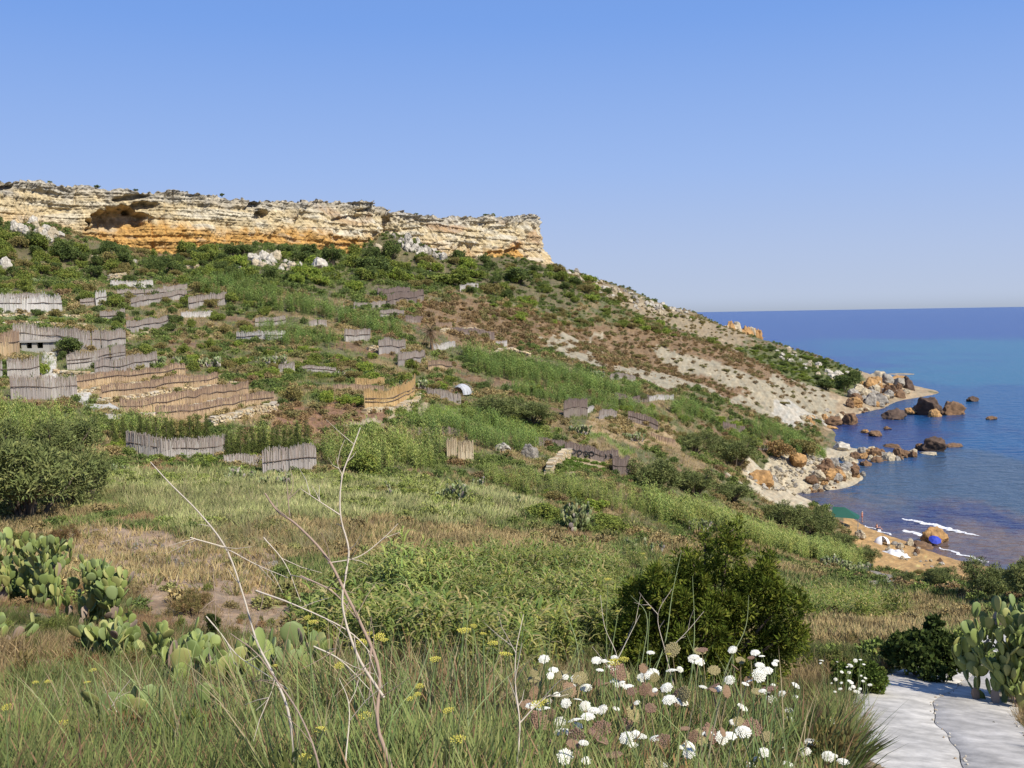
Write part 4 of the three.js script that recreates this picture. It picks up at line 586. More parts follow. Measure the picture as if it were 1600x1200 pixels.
// ---------------------------------------------------------------- palm
{
  const p = WW(676, 549), k = MPP(dist(p)), g = G('palm_tree', p); tag(g, 'ragged palm with drooping brown fronds on the terraces', 'palm'); const h = 40 * k, t = new Geo(), top = V(-.35, h * .8, 0);
  t.tube([V(0, -.3, 0), V(-.05, h * .25, 0), V(-.2, h * .55, 0), top], [.24, .2, .19, .24], [.24, .17, .11], 8); M('trunk', t.build(true), MAT.bark, g);
  for (let i = 0; i < 46; i++) { const f = new Geo(), a = i * 2.4, el = lerp(1.15, -1.25, i / 46), L = rr(1.8, 2.5), dry = i > 16, col = dry ? tint([.27, .185, .11], .2) : tint([.11, .12, .05], .2), pts = [], dir = V(Math.cos(a) * Math.cos(el), Math.sin(el), Math.sin(a) * Math.cos(el)); for (let j = 0; j <= 5; j++) { const q = j / 5; pts.push(top.clone().addScaledVector(dir, L * q).add(V(0, -L * .45 * q * q, 0))); } f.tube(pts, .018, col, 3);
    for (let j = 1; j <= 5; j++) for (const sd of [-1, 1]) for (let m = 0; m < 3; m++) { const o = pts[j - 1].clone().lerp(pts[j], m / 3), sdv = dir.clone().cross(V(0, 1, .01)).normalize().multiplyScalar(sd); leafQuad(f, o, V(0, 1, 0), sdv.multiplyScalar(.8).addScaledVector(dir, .6).add(V(0, -.25, 0)).normalize(), .5 * (1 - .1 * j), .085, tint(col, .15)); }
    M('frond', f.build(), MAT.leaf, g); }
}
// ---------------------------------------------------------------- reed beds
function reedGeo(nStem, h, nLeaf, lw, cols, spread = .45) {
  const g = new Geo();
  for (let i = 0; i < nStem; i++) {
    const a = rr(0, 6.28), r = spread * Math.sqrt(R()), x = Math.cos(a) * r, z = Math.sin(a) * r, hh = h * rr(.65, 1.05), lx = rr(-.15, .15) * hh, lz = rr(-.15, .15) * hh, P = (t) => V(x + lx * t * t, hh * t, z + lz * t * t), sc = tint(cols[0], .15);
    g.tube([P(0), P(.5), P(1)], [.016, .012, .004], sc, 3);
    for (let k = 0; k < nLeaf; k++) {
      const t = lerp(.22, 1, (k + R()) / nLeaf), p = P(t), aa = k * 2.4 + rr(-.5, .5), d = V(Math.cos(aa), rr(.5, 1.3), Math.sin(aa)).normalize(), L = rr(.4, .72) * (1.2 - .35 * t), c = tint(pick(cols), .2), side = V(-d.z, 0, d.x).normalize();
      let prev = [p.clone().addScaledVector(side, lw / 2), p.clone().addScaledVector(side, -lw / 2)], cur = p.clone(), dd = d.clone();
      for (let s = 1; s <= 3; s++) { cur = cur.clone().addScaledVector(dd, L / 3); dd.y -= .55; dd.normalize(); if (s < 3) { const w = lw / 2 * (s === 1 ? 1 : .7), nx = [cur.clone().addScaledVector(side, w), cur.clone().addScaledVector(side, -w)]; g.quad(prev[0], nx[0], nx[1], prev[1], c); prev = nx; } else g.tri(prev[0], cur, prev[1], c); }
    }
  }
  return g.build();
}
const GR = [[.12, .185, .05], [.16, .235, .065], [.21, .26, .085], [.13, .2, .07]], YG = [[.2, .24, .055], [.28, .3, .075], [.37, .36, .125], [.43, .37, .17], [.18, .24, .065]];
const REED = { far: [0, 1, 2].map(() => reedGeo(5, 2.4, 9, .055, GR)), near: [0, 1, 2].map(() => reedGeo(3, 1.95, 13, .055, YG, .3)), blue: [0, 1].map(() => reedGeo(4, 2.3, 12, .05, [[.16, .215, .06], [.22, .275, .085], [.29, .31, .115]], .3)) };
function instanced(name, geos, mtl, places, label, cat, kind = 'stuff') { // places: [Vector3, yaw, scale, colour]
  const grp = geos.length > 1 ? G(name) : null, q = new THREE.Quaternion(), m = new THREE.Matrix4(), Y = V(0, 1, 0);
  geos.forEach((geo, gi) => { const mine = places.filter((_, i) => i % geos.length === gi); if (!mine.length) return; const im = shade(new THREE.InstancedMesh(geo, mtl, mine.length)); im.name = grp ? 'clumps' : numbered(name);
    mine.forEach(([p, yaw, s, c], i) => { q.setFromAxisAngle(Y, yaw); m.compose(p, q, s.isVector3 ? s : V(s, s, s)); im.setMatrixAt(i, m); if (c) im.setColorAt(i, new THREE.Color(c[0], c[1], c[2])); });
    if (grp) { im.userData.kind = 'stuff'; grp.add(im); } else scene.add(im); if (!grp) tag(im, label, cat, null, kind); });
  if (grp) tag(grp, label, cat, null, kind); return grp;
}
function reedBed(pts, dens, scale, label, kind = 'far') {
  const P = poly(...pts), A = (P.x1 - P.x0) * (P.z1 - P.z0), places = []; let tries = Math.min(90000, A * dens);
  for (let i = 0; i < tries; i++) { const x = rr(P.x0, P.x1), z = rr(P.z0, P.z1), w = 1.2; if (!inPoly(P, x + w * n2(x * .3, z * .3), z + 1.6 * n2(x * .3 + 9, z * .3))) continue; const s = scale * rr(.75, 1.1) * (1 + .2 * n2(x * .15, z * .15)), k = 1 + .2 * n2(x * .2 + 5, z * .2); places.push([ground(x, z, -.05), rr(0, 6.28), s, [k * rr(.9, 1.1), k, k * rr(.85, 1.05)]]); }
  instanced('reed_bed', REED[kind], kind === 'near' ? MAT.leaf : MAT.farLeaf, places, label, 'reeds');
}
reedBed([[300, 445], [360, 440], [430, 458], [560, 495], [635, 518], [630, 530], [590, 524], [520, 505], [430, 485], [330, 468]], 1.0, 1.0, 'long bed of green giant reed slanting down from the upper terraces');
reedBed([[705, 552], [760, 560], [880, 588], [940, 604], [1000, 612], [1000, 626], [930, 618], [850, 606], [760, 588]], 1.6, 1.0, 'strip of green giant reed below the arched banks');
reedBed([[640, 655], [760, 660], [850, 690], [842, 706], [760, 700], [640, 676]], 2.2, .75, 'green reed bed below the golden fence');
reedBed([[500, 700], [580, 690], [680, 690], [700, 715], [640, 740], [540, 735], [500, 722]], 2.4, .95, 'dense blue-green reed bed beside the dark meadow fence', 'blue');
reedBed([[-40, 650], [80, 656], [120, 672], [165, 690], [120, 702], [-40, 692]], 2.0, .9, 'green reed bed below the white ramp', 'blue');
reedBed([[185, 672], [250, 670], [262, 690], [200, 700]], 2.4, .85, 'small reed bed at the foot of the ramp', 'blue');
reedBed([[1000, 790], [1130, 822], [1250, 855], [1345, 880], [1330, 892], [1200, 858], [1080, 828], [990, 806]], 2.2, 1.0, 'long reed bed running down towards the green awning', 'blue');
reedBed([[1040, 640], [1180, 668], [1290, 706], [1285, 720], [1180, 694], [1060, 664]], 1.4, 1.0, 'reed bed between clay slope and rubble beach');
reedBed([[350, 700], [480, 690], [485, 701], [355, 711]], 2.4, .95, 'reeds rising behind the cypress row', 'blue');
reedBed([[760, 738], [850, 748], [1000, 785], [990, 805], [860, 778], [760, 760]], 2.2, .65, 'low leafy reed bed below the vegetable plot', 'blue');
reedBed([[420, 505], [520, 530], [540, 548], [440, 545], [400, 525]], 1.3, .7, 'scattered reeds among the middle windbreaks');
reedBed([[800, 600], [960, 630], [1040, 650], [1020, 660], [900, 640], [800, 622]], 1.2, .8, 'reed strip above the straw-coloured grass');
reedBed([[500, 1010], [560, 930], [640, 905], [800, 885], [950, 905], [975, 960], [930, 1050], [760, 1078], [600, 1065]], 7, .85, 'big thicket of yellow-green giant reed in the middle ground', 'near');
reedBed([[600, 960], [690, 950], [700, 1000], [610, 1010]], 5, .95, 'blue-green reeds inside the big thicket', 'blue');
reedBed([[1220, 945], [1300, 935], [1390, 945], [1400, 965], [1320, 975], [1230, 980]], 5, .7, 'thin reed thicket behind the track', 'near');
reedBed([[940, 880], [1060, 890], [1230, 915], [1250, 940], [1100, 930], [950, 910]], 3, .6, 'low reeds behind the dark juniper', 'near');
// ---------------------------------------------------------------- prickly pears
const padGeo = (() => { const a = []; for (let v = 0; v < 3; v++) { let g = new THREE.SphereGeometry(.5, 8, 5); g.deleteAttribute('uv'); const p = g.attributes.position; for (let i = 0; i < p.count; i++) { const x = p.getX(i), y = p.getY(i) + .5, z = p.getZ(i), w = .62 + .34 * y - .1 * v * (1 - y); p.setXYZ(i, x * w * (1 - .12 * v) + .03 * v * y, y, z * .17 + .06 * (v - 1) * (x * x - .1)); } g.computeVertexNormals(); a.push(g); } return a; })();
function growCactus(n, rx, rz, hMax, len, seedPads, tall = 1) { // matrices of pads, standing on the ground about the origin
  const out = [], q = [];
  for (let i = 0; i < seedPads; i++) { const a = rr(0, 6.28), r = Math.sqrt(R()), m = new THREE.Matrix4().compose(V(Math.cos(a) * r * rx, 0, Math.sin(a) * r * rz), new THREE.Quaternion().setFromEuler(new THREE.Euler(rr(-.4, .4), rr(0, 6.28), rr(-.4, .4), 'YXZ')), V(len, len * rr(.9, 1.25), len)); q.push([m, 0]); }
  while (q.length && out.length < n) {
    const [m, lv] = q.splice(tall > 1.2 && R() < .5 ? Math.max(0, q.length - 1 - Math.floor(R() * 6)) : Math.floor(R() * Math.min(q.length, 14)), 1)[0]; out.push([m, lv]); const base = V(0, 0, 0).applyMatrix4(m); if (base.y > hMax) continue;
    const kids = R() < .25 ? 3 : R() < .7 ? 2 : 1;
    for (let k = 0; k < kids; k++) {
      const s = rr(-.34, .34), p = V(s, .93 - s * s * 1.3, 0).applyMatrix4(m), e = new THREE.Quaternion(), pp = V(0, 0, 0), ss = V(0, 0, 0); m.decompose(pp, e, ss);
      const up = V(0, 1, 0).applyQuaternion(e).multiplyScalar(.6).add(V(rr(-.5, .5), .55 * tall, rr(-.5, .5))).addScaledVector(V(1, 0, 0).applyQuaternion(e), s * 1.6).normalize(), L = len * rr(.7, 1.1);
      const qq = new THREE.Quaternion().setFromUnitVectors(V(0, 1, 0), up).multiply(new THREE.Quaternion().setFromAxisAngle(V(0, 1, 0), rr(0, 6.28)));
      q.push([new THREE.Matrix4().compose(p, qq, V(L, L, L)), lv + 1]);
    }
  }
  return out;
}
const padM = [[.2, .25, .065], [.25, .3, .08], [.16, .215, .06], [.33, .335, .11], [.2, .25, .09]].map((c) => new THREE.MeshStandardMaterial({ color: new THREE.Color(...c), roughness: .6, side: THREE.DoubleSide, bumpMap: grain, bumpScale: .004 }));
const padDry = [[.26, .19, .14], [.33, .25, .19]].map((c) => new THREE.MeshStandardMaterial({ color: new THREE.Color(...c), roughness: .95, side: THREE.DoubleSide }));
function nearCactus(p, n, rx, rz, hMax, len, seedPads, label, tall) {
  const g = G('prickly_pear', p); tag(g, label, 'cactus'); const slope = (x, z) => H(p.x + x, p.z + z) - p.y;
  for (const [m, lv] of growCactus(n, rx, rz, hMax, len, seedPads, tall)) { const b = V(0, 0, 0).applyMatrix4(m); const c = M('pad', pick(padGeo), (lv === 0 && R() < .45) || R() < .04 ? pick(padDry) : pick(padM), g); m.premultiply(new THREE.Matrix4().makeTranslation(0, slope(b.x, b.z) - .04, 0)); m.decompose(c.position, c.quaternion, c.scale); }
  return g;
}
nearCactus(WW(40, 945), 300, 1.25, .5, 1.5, .31, 16, 'large prickly pear on the brown bank cut by the left edge', 1.22);
nearCactus(WW(140, 985), 280, 1.0, .45, 1.3, .3, 16, 'large prickly pear on the brown bank with a dark hollow under it', 1.22);
nearCactus(WW(245, 1045), 220, .95, .5, .8, .24, 34, 'prickly pear trailing downhill from the two large ones');
nearCactus(WW(360, 1112), 130, .75, .3, .5, .3, 22, 'prickly pear with big broad pads among the grass stems', 1.15);
nearCactus(WW(475, 1112), 50, .35, .2, .5, .3, 9, 'prickly pear pads beside the dry stalks', 1.15);
nearCactus(WW(265, 1190), 40, .35, .2, .3, .24, 9, 'low prickly pear pads at the bottom of the bank');
nearCactus(WW(1562, 1104), 300, .55, .5, 1.75, .31, 10, 'tall roadside prickly pear beside the concrete track', 1.3);
nearCactus(WW(1640, 1104), 280, .4, .4, 1.85, .31, 8, 'second roadside prickly pear at the right edge behind the tall one', 1.7);
nearCactus(WW(-8, 1015), 24, .3, .2, .4, .25, 6, 'small yellowing prickly pear at the left edge of the bank');
function farCactus(px, py, w, h, label) {
  const p = WW(px, py), k = MPP(dist(p)), W2 = w * k, H2 = h * k, len = clamp(H2 * .2, .2, .34), parts = growCactus(Math.round(clamp(W2 * H2 * 45, 40, 220)), W2 / 2 * .75, W2 * .3, H2 * .7, len, Math.round(clamp(W2 * 6, 8, 40)), 1.1).map(([m, lv]) => { const g = pick(padGeo).clone().applyMatrix4(m), c = lv === 0 && R() < .8 || R() < .12 ? tint([.33, .28, .24], .2) : tint(pick([[.15, .2, .07], [.21, .25, .1], [.27, .28, .13]]), .15); g.setAttribute('color', new THREE.Float32BufferAttribute(Array.from({ length: g.attributes.position.count * 3 }, (_, i) => c[i % 3]), 3)); return g; });
  const g = G('prickly_pear', V(p.x, p.y - .05, p.z)); tag(g, label, 'cactus', 'prickly pears on the hillside'); M('pads', mergeGeometries(parts), MAT.pad, g).userData.kind = 'stuff';
}
for (const a of [[900, 830, 42, 78, 'tall pale prickly pear standing in the lower meadow'], [708, 782, 66, 38, 'sprawling prickly pear in the lower meadow'], [608, 780, 18, 30, 'small withered prickly pear in the lower meadow'], [1082, 828, 66, 26, 'prickly pear above the long reed bed'], [1340, 898, 62, 40, 'prickly pear above the grey track'], [1300, 888, 60, 26, 'prickly pear in the meadow left of the grey track'], [375, 750, 74, 30, 'prickly pear below the low grey fence'], [430, 760, 66, 30, 'prickly pear below the tall dark meadow fence'], [1010, 860, 70, 22, 'low prickly pear beyond the dark juniper'],
  [645, 608, 52, 34, 'bushy prickly pear uphill of the plastic tunnel'], [905, 678, 48, 28, 'prickly pear above the bright grass strip'], [935, 590, 36, 28, 'prickly pear at the foot of the clay slope'], [262, 572, 60, 24, 'prickly pear uphill of the tan terrace rows'], [330, 572, 60, 22, 'prickly pear on the grassy terrace'], [425, 568, 70, 28, 'prickly pear above the two-peaked panel'], [50, 444, 46, 20, 'prickly pear above the whitish fence'], [1185, 702, 44, 26, 'prickly pear near the bay windbreak'], [990, 690, 40, 24, 'prickly pear below the dark windbreak'], [545, 590, 40, 18, 'prickly pear above the small golden fence'], [1120, 880, 50, 24, 'prickly pear behind the juniper top'], [180, 742, 60, 28, 'prickly pear at the end of the spiky fence'], [745, 760, 26, 20, 'withered prickly pear beside the sprawling one'], [810, 790, 30, 16, 'flattened prickly pear in the lower meadow']]) farCactus(...a);

// ---------------------------------------------------------------- near bushes
{
  const p = WW(1100, 1078), k = MPP(dist(p)), L = (px, row, r, ys = 1) => [(px - 1100) * k / Math.cos(.2), (1078 - row) * k, rr(-.5, .5), r * k, ys];
  const lobes = [L(1030, 1000, 75), L(1100, 985, 85), L(1170, 1000, 75), L(985, 1030, 50), L(1215, 1030, 55), L(1060, 930, 62), L(1120, 915, 62), L(1175, 935, 55), L(1010, 950, 45), L(1138, 860, 32, 1.4), L(1145, 822, 16, 2), L(1080, 880, 34, 1.2), L(1110, 848, 14, 1.8), L(1195, 885, 22, 1.6), L(970, 985, 38), L(1232, 985, 30), L(1030, 905, 42), L(1190, 905, 38), L(990, 920, 30), L(1225, 940, 34), L(1050, 1050, 60), L(1150, 1055, 60)];
  const g = G('juniper_bush', p); tag(g, 'dense dark green juniper bush with a pointed leader beside the flowers', 'bush');
  M('crown', crownGeo({ lobes, n: 58000, len: .1, wid: .03, up: .55, out: .75, fill: .15, jit: .28, sub: 22, subR: .6, cols: [[.055, .085, .014], [.095, .135, .02], [.17, .2, .036]] }), MAT.leaf, g); M('trunk', stemsGeo(lobes, .05, [.15, .11, .08]), MAT.bark, g);
}
function nearBush(px, py, w, h, opt, name, label, cat = 'bush') { const p = WW(px, py), k = MPP(dist(p)), g = G(name, p), lobes = roundLobes(10, w * k * .32, h * k * .95, Math.min(w, h) * k * .3); tag(g, label, cat); M('crown', crownGeo({ lobes, ...opt }), MAT.leaf, g); M('trunk', stemsGeo(lobes, .03, [.15, .11, .08]), MAT.bark, g); return g; }
nearBush(1440, 1062, 150, 105, { n: 9000, len: .1, wid: .085, out: .3, cols: [[.035, .06, .018], [.05, .08, .022], [.085, .12, .035]] }, 'leafy_shrub', 'dark glossy leafy shrub beside the concrete track');
nearBush(1345, 1085, 130, 60, { n: 9000, len: .06, wid: .04, up: .4, cols: [[.075, .12, .028], [.1, .155, .035], [.15, .19, .05]] }, 'leafy_herb', 'low bright green herbs at the edge of the concrete track', 'herb');
nearBush(1300, 1050, 70, 40, { n: 4000, len: .06, wid: .03, up: .4, cols: [[.1, .13, .04], [.13, .16, .05], [.2, .2, .08]] }, 'leafy_herb', 'pale green herbs uphill of the track edge', 'herb');
nearBush(800, 1030, 60, 105, { n: 11000, len: .07, wid: .012, up: .8, cols: [[.06, .06, .025], [.075, .075, .03], [.13, .075, .045]] }, 'heath_bush', 'slim dark brown-green bush in front of the reed thicket');
nearBush(335, 1008, 22, 75, { n: 5000, len: .06, wid: .012, up: .9, cols: [[.035, .06, .018], [.05, .075, .022], [.07, .1, .03]] }, 'slim_juniper', 'slim dark juniper standing on the brown bank');
nearBush(880, 960, 90, 70, { n: 6000, len: .09, wid: .012, up: .7, cols: [[.09, .06, .035], [.12, .08, .05], [.1, .09, .04]] }, 'heath_bush', 'brown heath bush in a gap of the reed thicket');
nearBush(620, 1085, 150, 70, { n: 10000, len: .07, wid: .014, up: .7, cols: [[.06, .065, .025], [.08, .08, .03], [.12, .1, .05]] }, 'heath_bush', 'low dark heath bush below the reed thicket');
nearBush(720, 1095, 130, 60, { n: 8000, len: .07, wid: .014, up: .7, cols: [[.07, .075, .028], [.09, .09, .033], [.12, .09, .05]] }, 'heath_bush', 'low olive heath bush between the fennel stems');
nearBush(480, 1030, 110, 60, { n: 8000, len: .07, wid: .014, up: .7, cols: [[.08, .08, .03], [.11, .1, .04], [.15, .11, .06]] }, 'heath_bush', 'brownish heath bush left of the reed thicket');
nearBush(1235, 1010, 60, 60, { n: 5000, len: .07, wid: .012, up: .7, cols: [[.08, .09, .035], [.11, .12, .05], [.16, .13, .07]] }, 'heath_bush', 'pale heath bush right of the juniper');
nearBush(300, 960, 100, 40, { n: 5000, len: .1, wid: .012, up: .9, cols: [[.16, .16, .07], [.2, .18, .08], [.3, .22, .12]] }, 'heath_bush', 'tussocky bush on the brown bank above the slim juniper');
nearBush(40, 860, 90, 40, { n: 5000, len: .1, wid: .014, up: .9, cols: [[.09, .12, .035], [.12, .15, .045], [.2, .15, .07]] }, 'heath_bush', 'green tussock under the largest tamarisk');
nearBush(100, 850, 70, 30, { n: 4000, len: .1, wid: .014, up: .9, cols: [[.15, .11, .05], [.2, .13, .07], [.14, .14, .05]] }, 'heath_bush', 'orange-brown tussock under the tamarisks');
// ---------------------------------------------------------------- umbellifers
const stemMat = mat({ roughness: .8 });
function curve(a, b, bend, n = 5) { const pts = []; for (let i = 0; i <= n; i++) { const t = i / n; pts.push(a.clone().lerp(b, t).addScaledVector(bend, Math.sin(Math.PI * t))); } return pts; }
function umbelGeo(rad, dome, nF, size, col, rays, rayCol) {
  const g = new Geo(), ico = new THREE.IcosahedronGeometry(1, 0).attributes.position, a = V(0, 0, 0), b = V(0, 0, 0), c = V(0, 0, 0);
  for (let i = 0; i < nF; i++) { const r = rad * Math.sqrt((i + .5) / nF), t = i * 2.39996, x = Math.cos(t) * r, z = Math.sin(t) * r, y = dome * (1 - (r / rad) ** 2), s = size * rr(.75, 1.2), cc = tint(col, .1);
    for (let k = 0; k < ico.count; k += 3) { a.fromBufferAttribute(ico, k); b.fromBufferAttribute(ico, k + 1); c.fromBufferAttribute(ico, k + 2); for (const v of [a, b, c]) v.set(v.x * s + x, v.y * s * .6 + y, v.z * s + z); g.tri(a.clone(), b.clone(), c.clone(), cc); }
    if (i % Math.ceil(nF / rays) === 0) g.tube([V(0, -rad * .75, 0), V(x * .95, y - size * .3, z * .95)], [rad * .03, rad * .02], rayCol, 3); }
  return g.build();
}
const UMB = { white: [0, 1, 2].map((k) => umbelGeo(.036 + .004 * k, 0.008 + .003 * k, 64, .0062, [.74, .72, .62], 12, [.2, .24, .1])), brown: [0, 1, 2].map((k) => umbelGeo(.038 + .004 * k, .003, 60, .0066, [[.26, .165, .095], [.3, .25, .11], [.22, .13, .085]][k], 12, [.2, .16, .1])), yellow: [0, 1].map(() => umbelGeo(.045, .008, 26, .0065, [.5, .44, .07], 13, [.22, .26, .08])) };
function umbellifer(name, px, py, d, kind, label, group, tiltA = .5) {
  let head = at(px, py, d), base = null;
  for (let i = 0; i < 40; i++) { base = ground(head.x + rr(-.08, .08), head.z + rr(-.08, .05)); const h = head.y - base.y; if (h > .25 && h < 1.5) break; d += h >= 1.5 ? .25 : -.15; if (d < 2.5) return; head = at(px, py, d); }
  const g = G(name, base), top = head.clone().sub(base), tilt = new THREE.Quaternion().setFromEuler(new THREE.Euler(rr(.05, tiltA), rr(0, 6.28), rr(-tiltA, .1)));
  const st = new Geo(), r0 = .0045 + .0006 * top.y; st.tube(curve(V(0, -.03, 0), top.clone().add(V(0, -.025, 0)), V(rr(-.06, .06), 0, rr(-.06, .06))), [r0 * 1.4, r0 * 1.2, r0, r0, r0 * .8, r0 * .6], kind === 'brown' ? tint([.3, .24, .12], .2) : tint([.2, .26, .09], .2), 5);
  M('stem', st.build(true), stemMat, g); const h = M('flower_head', pick(UMB[kind]), stemMat, g); h.position.copy(top); h.quaternion.copy(tilt); h.scale.setScalar(rr(.5, 1.15) * (kind === 'yellow' ? .75 : kind === 'brown' ? 1.1 : .85));
  tag(g, label, 'flower', group); return g;
}
const carrotPoly = { v: [[820, 1045], [900, 1040], [1060, 1000], [1200, 1020], [1290, 1100], [1330, 1190], [1200, 1200], [830, 1200]] }; carrotPoly.x0 = 820; carrotPoly.x1 = 1330; carrotPoly.z0 = 1000; carrotPoly.z1 = 1200;
for (let i = 0, n = 0; n < 190 && i < 2000; i++) { const x = rr(815, 1330), y = rr(1000, 1200); if (!inPoly(carrotPoly, x, y)) continue; n++; const d = lerp(7.2, 4.3, (y - 1000) / 200) + rr(-.5, .6) + (x > 1200 ? 2.2 : 0); const br = x < 1200 && R() < .5; umbellifer(br ? 'seeding_wild_carrot' : 'wild_carrot', x, y, d, br ? 'brown' : 'white', br ? 'brown seeding umbel among the white flowers near the juniper' : 'white wild carrot flower in the patch below the juniper', br ? 'brown seeding wild carrots' : 'white wild carrots below the juniper', br ? 1.0 : .55); }
for (const [x, y, d] of [[1085, 1027, 6], [850, 1030, 6], [1180, 1020, 7], [1145, 1015, 7]]) umbellifer('wild_carrot', x, y, d, 'white', 'white wild carrot flower standing against the dark bushes', 'tall wild carrots');
for (let i = 0; i < 30; i++) umbellifer('wild_carrot', rr(1280, 1360), rr(1030, 1085), rr(15, 19), 'white', 'small white wild carrot beside the leafy herbs at the track', 'wild carrots by the track');
for (const [x, y, d] of [[592, 995, 5.2], [565, 1003, 5.4], [575, 990, 5.3], [600, 1000, 5.1], [488, 972, 5.6], [480, 965, 5.5], [725, 985, 5.6], [740, 978, 5.7], [755, 990, 5.5], [770, 1005, 5.6], [640, 1092, 5], [652, 1085, 5], [570, 1118, 5], [680, 1030, 5.2], [655, 1072, 5.1], [950, 905, 8], [965, 955, 7.5], [1015, 950, 7.5], [1005, 865, 9], [1032, 872, 9], [1050, 828, 10], [1185, 876, 10], [840, 1100, 5], [850, 1095, 5.1], [960, 1035, 6], [975, 1030, 6], [1045, 1022, 6.5], [790, 1022, 5.6], [500, 1140, 4.6], [476, 1183, 4.4], [100, 1129, 6.5], [140, 1160, 6], [55, 1180, 6], [35, 1182, 6], [75, 1065, 9], [55, 1066, 9], [136, 1066, 9], [145, 1047, 10], [10, 1105, 7], [530, 1040, 5.4], [555, 1012, 5.4], [715, 1155, 4.5], [430, 1040, 6], [700, 1110, 4.8]]) umbellifer('fennel', x, y, d, 'yellow', 'fennel stem with a flat yellow umbel', 'yellow fennel', .35);
for (const pts of [[[735, 1205], [730, 1100], [728, 1020], [733, 930]], [[733, 1130], [770, 1080], [820, 1035]], [[610, 1130], [650, 1070], [675, 1000]], [[1015, 1080], [1040, 1000], [1050, 930], [1065, 860]], [[1080, 1060], [1085, 990], [1082, 900]], [[1000, 1060], [1010, 960], [985, 930]], [[1130, 1060], [1165, 980], [1170, 930]], [[905, 1080], [900, 1000], [870, 930]]]) { // bare green stems
  const d0 = pts[0][0] < 800 ? 4.8 : 8, P = pts.map(([a, b], i) => at(a, b, d0 + i * .12)), foot = ground(P[0].x, P[0].z); if (foot.y < P[0].y) P.unshift(foot); const g = new Geo(); g.tube(new THREE.CatmullRomCurve3(P).getPoints(16), Array.from({ length: 17 }, (_, i) => (.0042 - .0002 * i) * d0 / 5), tint([.25, .3, .13], .15), 5);
  tag(M('green_stem', g.build(true), stemMat, scene), 'bare pale green stem rising among the grasses', 'stem', 'bare green stems'); }
// ---------------------------------------------------------------- dead branching stalks close to the lens
function stalk(name, branches, d0, label) {
  const g = G(name); tag(g, label, 'stalk'); const root = at(...branches[0].p[0], d0), foot = ground(root.x, root.z, -.05); g.position.copy(foot);
  branches.forEach(({ p, w, dz = 0, pale }, i) => { const P = p.map(([a, b], k) => at(a, b, d0 + (1120 - b) * .0011 + .05 * Math.sin(a * .021))); if (!i && foot.y < P[0].y) P.unshift(foot.clone()); const n = P.length * 4, cv = new THREE.CatmullRomCurve3(P.map((q) => q.sub(foot))).getPoints(n), q = new Geo(); q.tube(cv, Array.from({ length: n + 1 }, (_, k) => Math.max(.0012, (w ?? 4) * .8 * MPP(d0) / 2 * (1 - .62 * k / n) * (1 + .1 * n2(k * .9, i)))), pale ? tint([.55, .48, .38], .1) : tint([.34, .25, .19], .12), 6); const br = M('branch', q.build(true), MAT.bark, g);
    for (let t = 0; t < (w ?? 4) * .8; t++) { const k = Math.floor(rr(.25, .95) * n), o = cv[k], dir = cv[Math.min(n, k + 1)].clone().sub(cv[k - 1]).normalize().add(rdir(.2).multiplyScalar(.9)).normalize(), L2 = rr(.06, .22), tw = new Geo(), e = o.clone().addScaledVector(dir, L2); tw.tube([o, o.clone().lerp(e, .5).add(V(rr(-.01, .01), rr(-.01, .01), 0)), e], [.0022, .0016, .0009], pale ? [.5, .43, .34] : [.32, .24, .18], 4); M('twig', tw.build(true), MAT.bark, br); } });
}
stalk('dead_stalk', [{ p: [[452, 1118], [425, 1050], [402, 1005], [380, 930], [352, 855], [310, 800], [265, 755], [235, 722]], w: 6, pale: 1, dz: .5 }, { p: [[352, 855], [320, 846], [297, 840]], w: 2.5, pale: 1 }, { p: [[297, 840], [350, 856], [400, 882], [450, 903]], w: 3, pale: 1 }, { p: [[322, 963], [345, 990], [370, 1023], [410, 1050], [450, 1077]], w: 3, pale: 1 }, { p: [[333, 897], [336, 930], [337, 970]], w: 2 }, { p: [[400, 980], [412, 930], [420, 880]], w: 2 }], 4.6, 'long pale dead stalk arching over the meadow to the upper left');
stalk('dead_stalk', [{ p: [[612, 1205], [590, 1133], [592, 1047], [563, 973], [543, 933], [510, 870], [460, 817], [434, 799], [414, 771]], w: 9, dz: .3 }, { p: [[600, 1090], [560, 1027], [535, 945], [540, 900], [545, 860], [532, 805], [535, 743], [552, 698], [563, 668]], w: 6, pale: 1, dz: .4 }, { p: [[532, 805], [500, 784], [470, 764]], w: 3, pale: 1 }, { p: [[535, 743], [529, 730], [526, 715]], w: 2, pale: 1 }, { p: [[453, 807], [451, 782], [458, 757], [453, 729]], w: 2.6 }, { p: [[400, 923], [460, 945], [550, 990], [587, 1030]], w: 4, pale: 1 }, { p: [[412, 840], [445, 880], [470, 940]], w: 2.5, pale: 1 }, { p: [[470, 900], [520, 925], [563, 973]], w: 4 }, { p: [[512, 880], [560, 870], [600, 840], [622, 818]], w: 2.6, pale: 1 }, { p: [[490, 1010], [530, 1030], [580, 1080]], w: 4, pale: 1 }, { p: [[545, 940], [530, 990], [520, 1030]], w: 2.5 }, { p: [[580, 1010], [578, 1060], [592, 1130]], w: 5 }], 4.2, 'tallest dead branching stalk with a brown stem in the middle of the grass');
stalk('dead_stalk', [{ p: [[500, 1205], [470, 1120], [430, 1060], [400, 1020], [360, 990]], w: 5 }, { p: [[540, 1190], [545, 1100], [530, 1060]], w: 3, pale: 1 }, { p: [[430, 1060], [420, 1090], [400, 1110]], w: 2, pale: 1 }], 4.0, 'low dead stalk leaning left below the tallest one');
stalk('dead_stalk', [{ p: [[808, 1205], [812, 1130], [806, 1080], [806, 1020], [818, 960]], w: 4, pale: 1 }, { p: [[806, 1020], [795, 1000]], w: 2, pale: 1 }, { p: [[812, 1130], [840, 1100], [860, 1085]], w: 3, pale: 1 }], 4.2, 'thin upright dead stalk beside the white flowers');
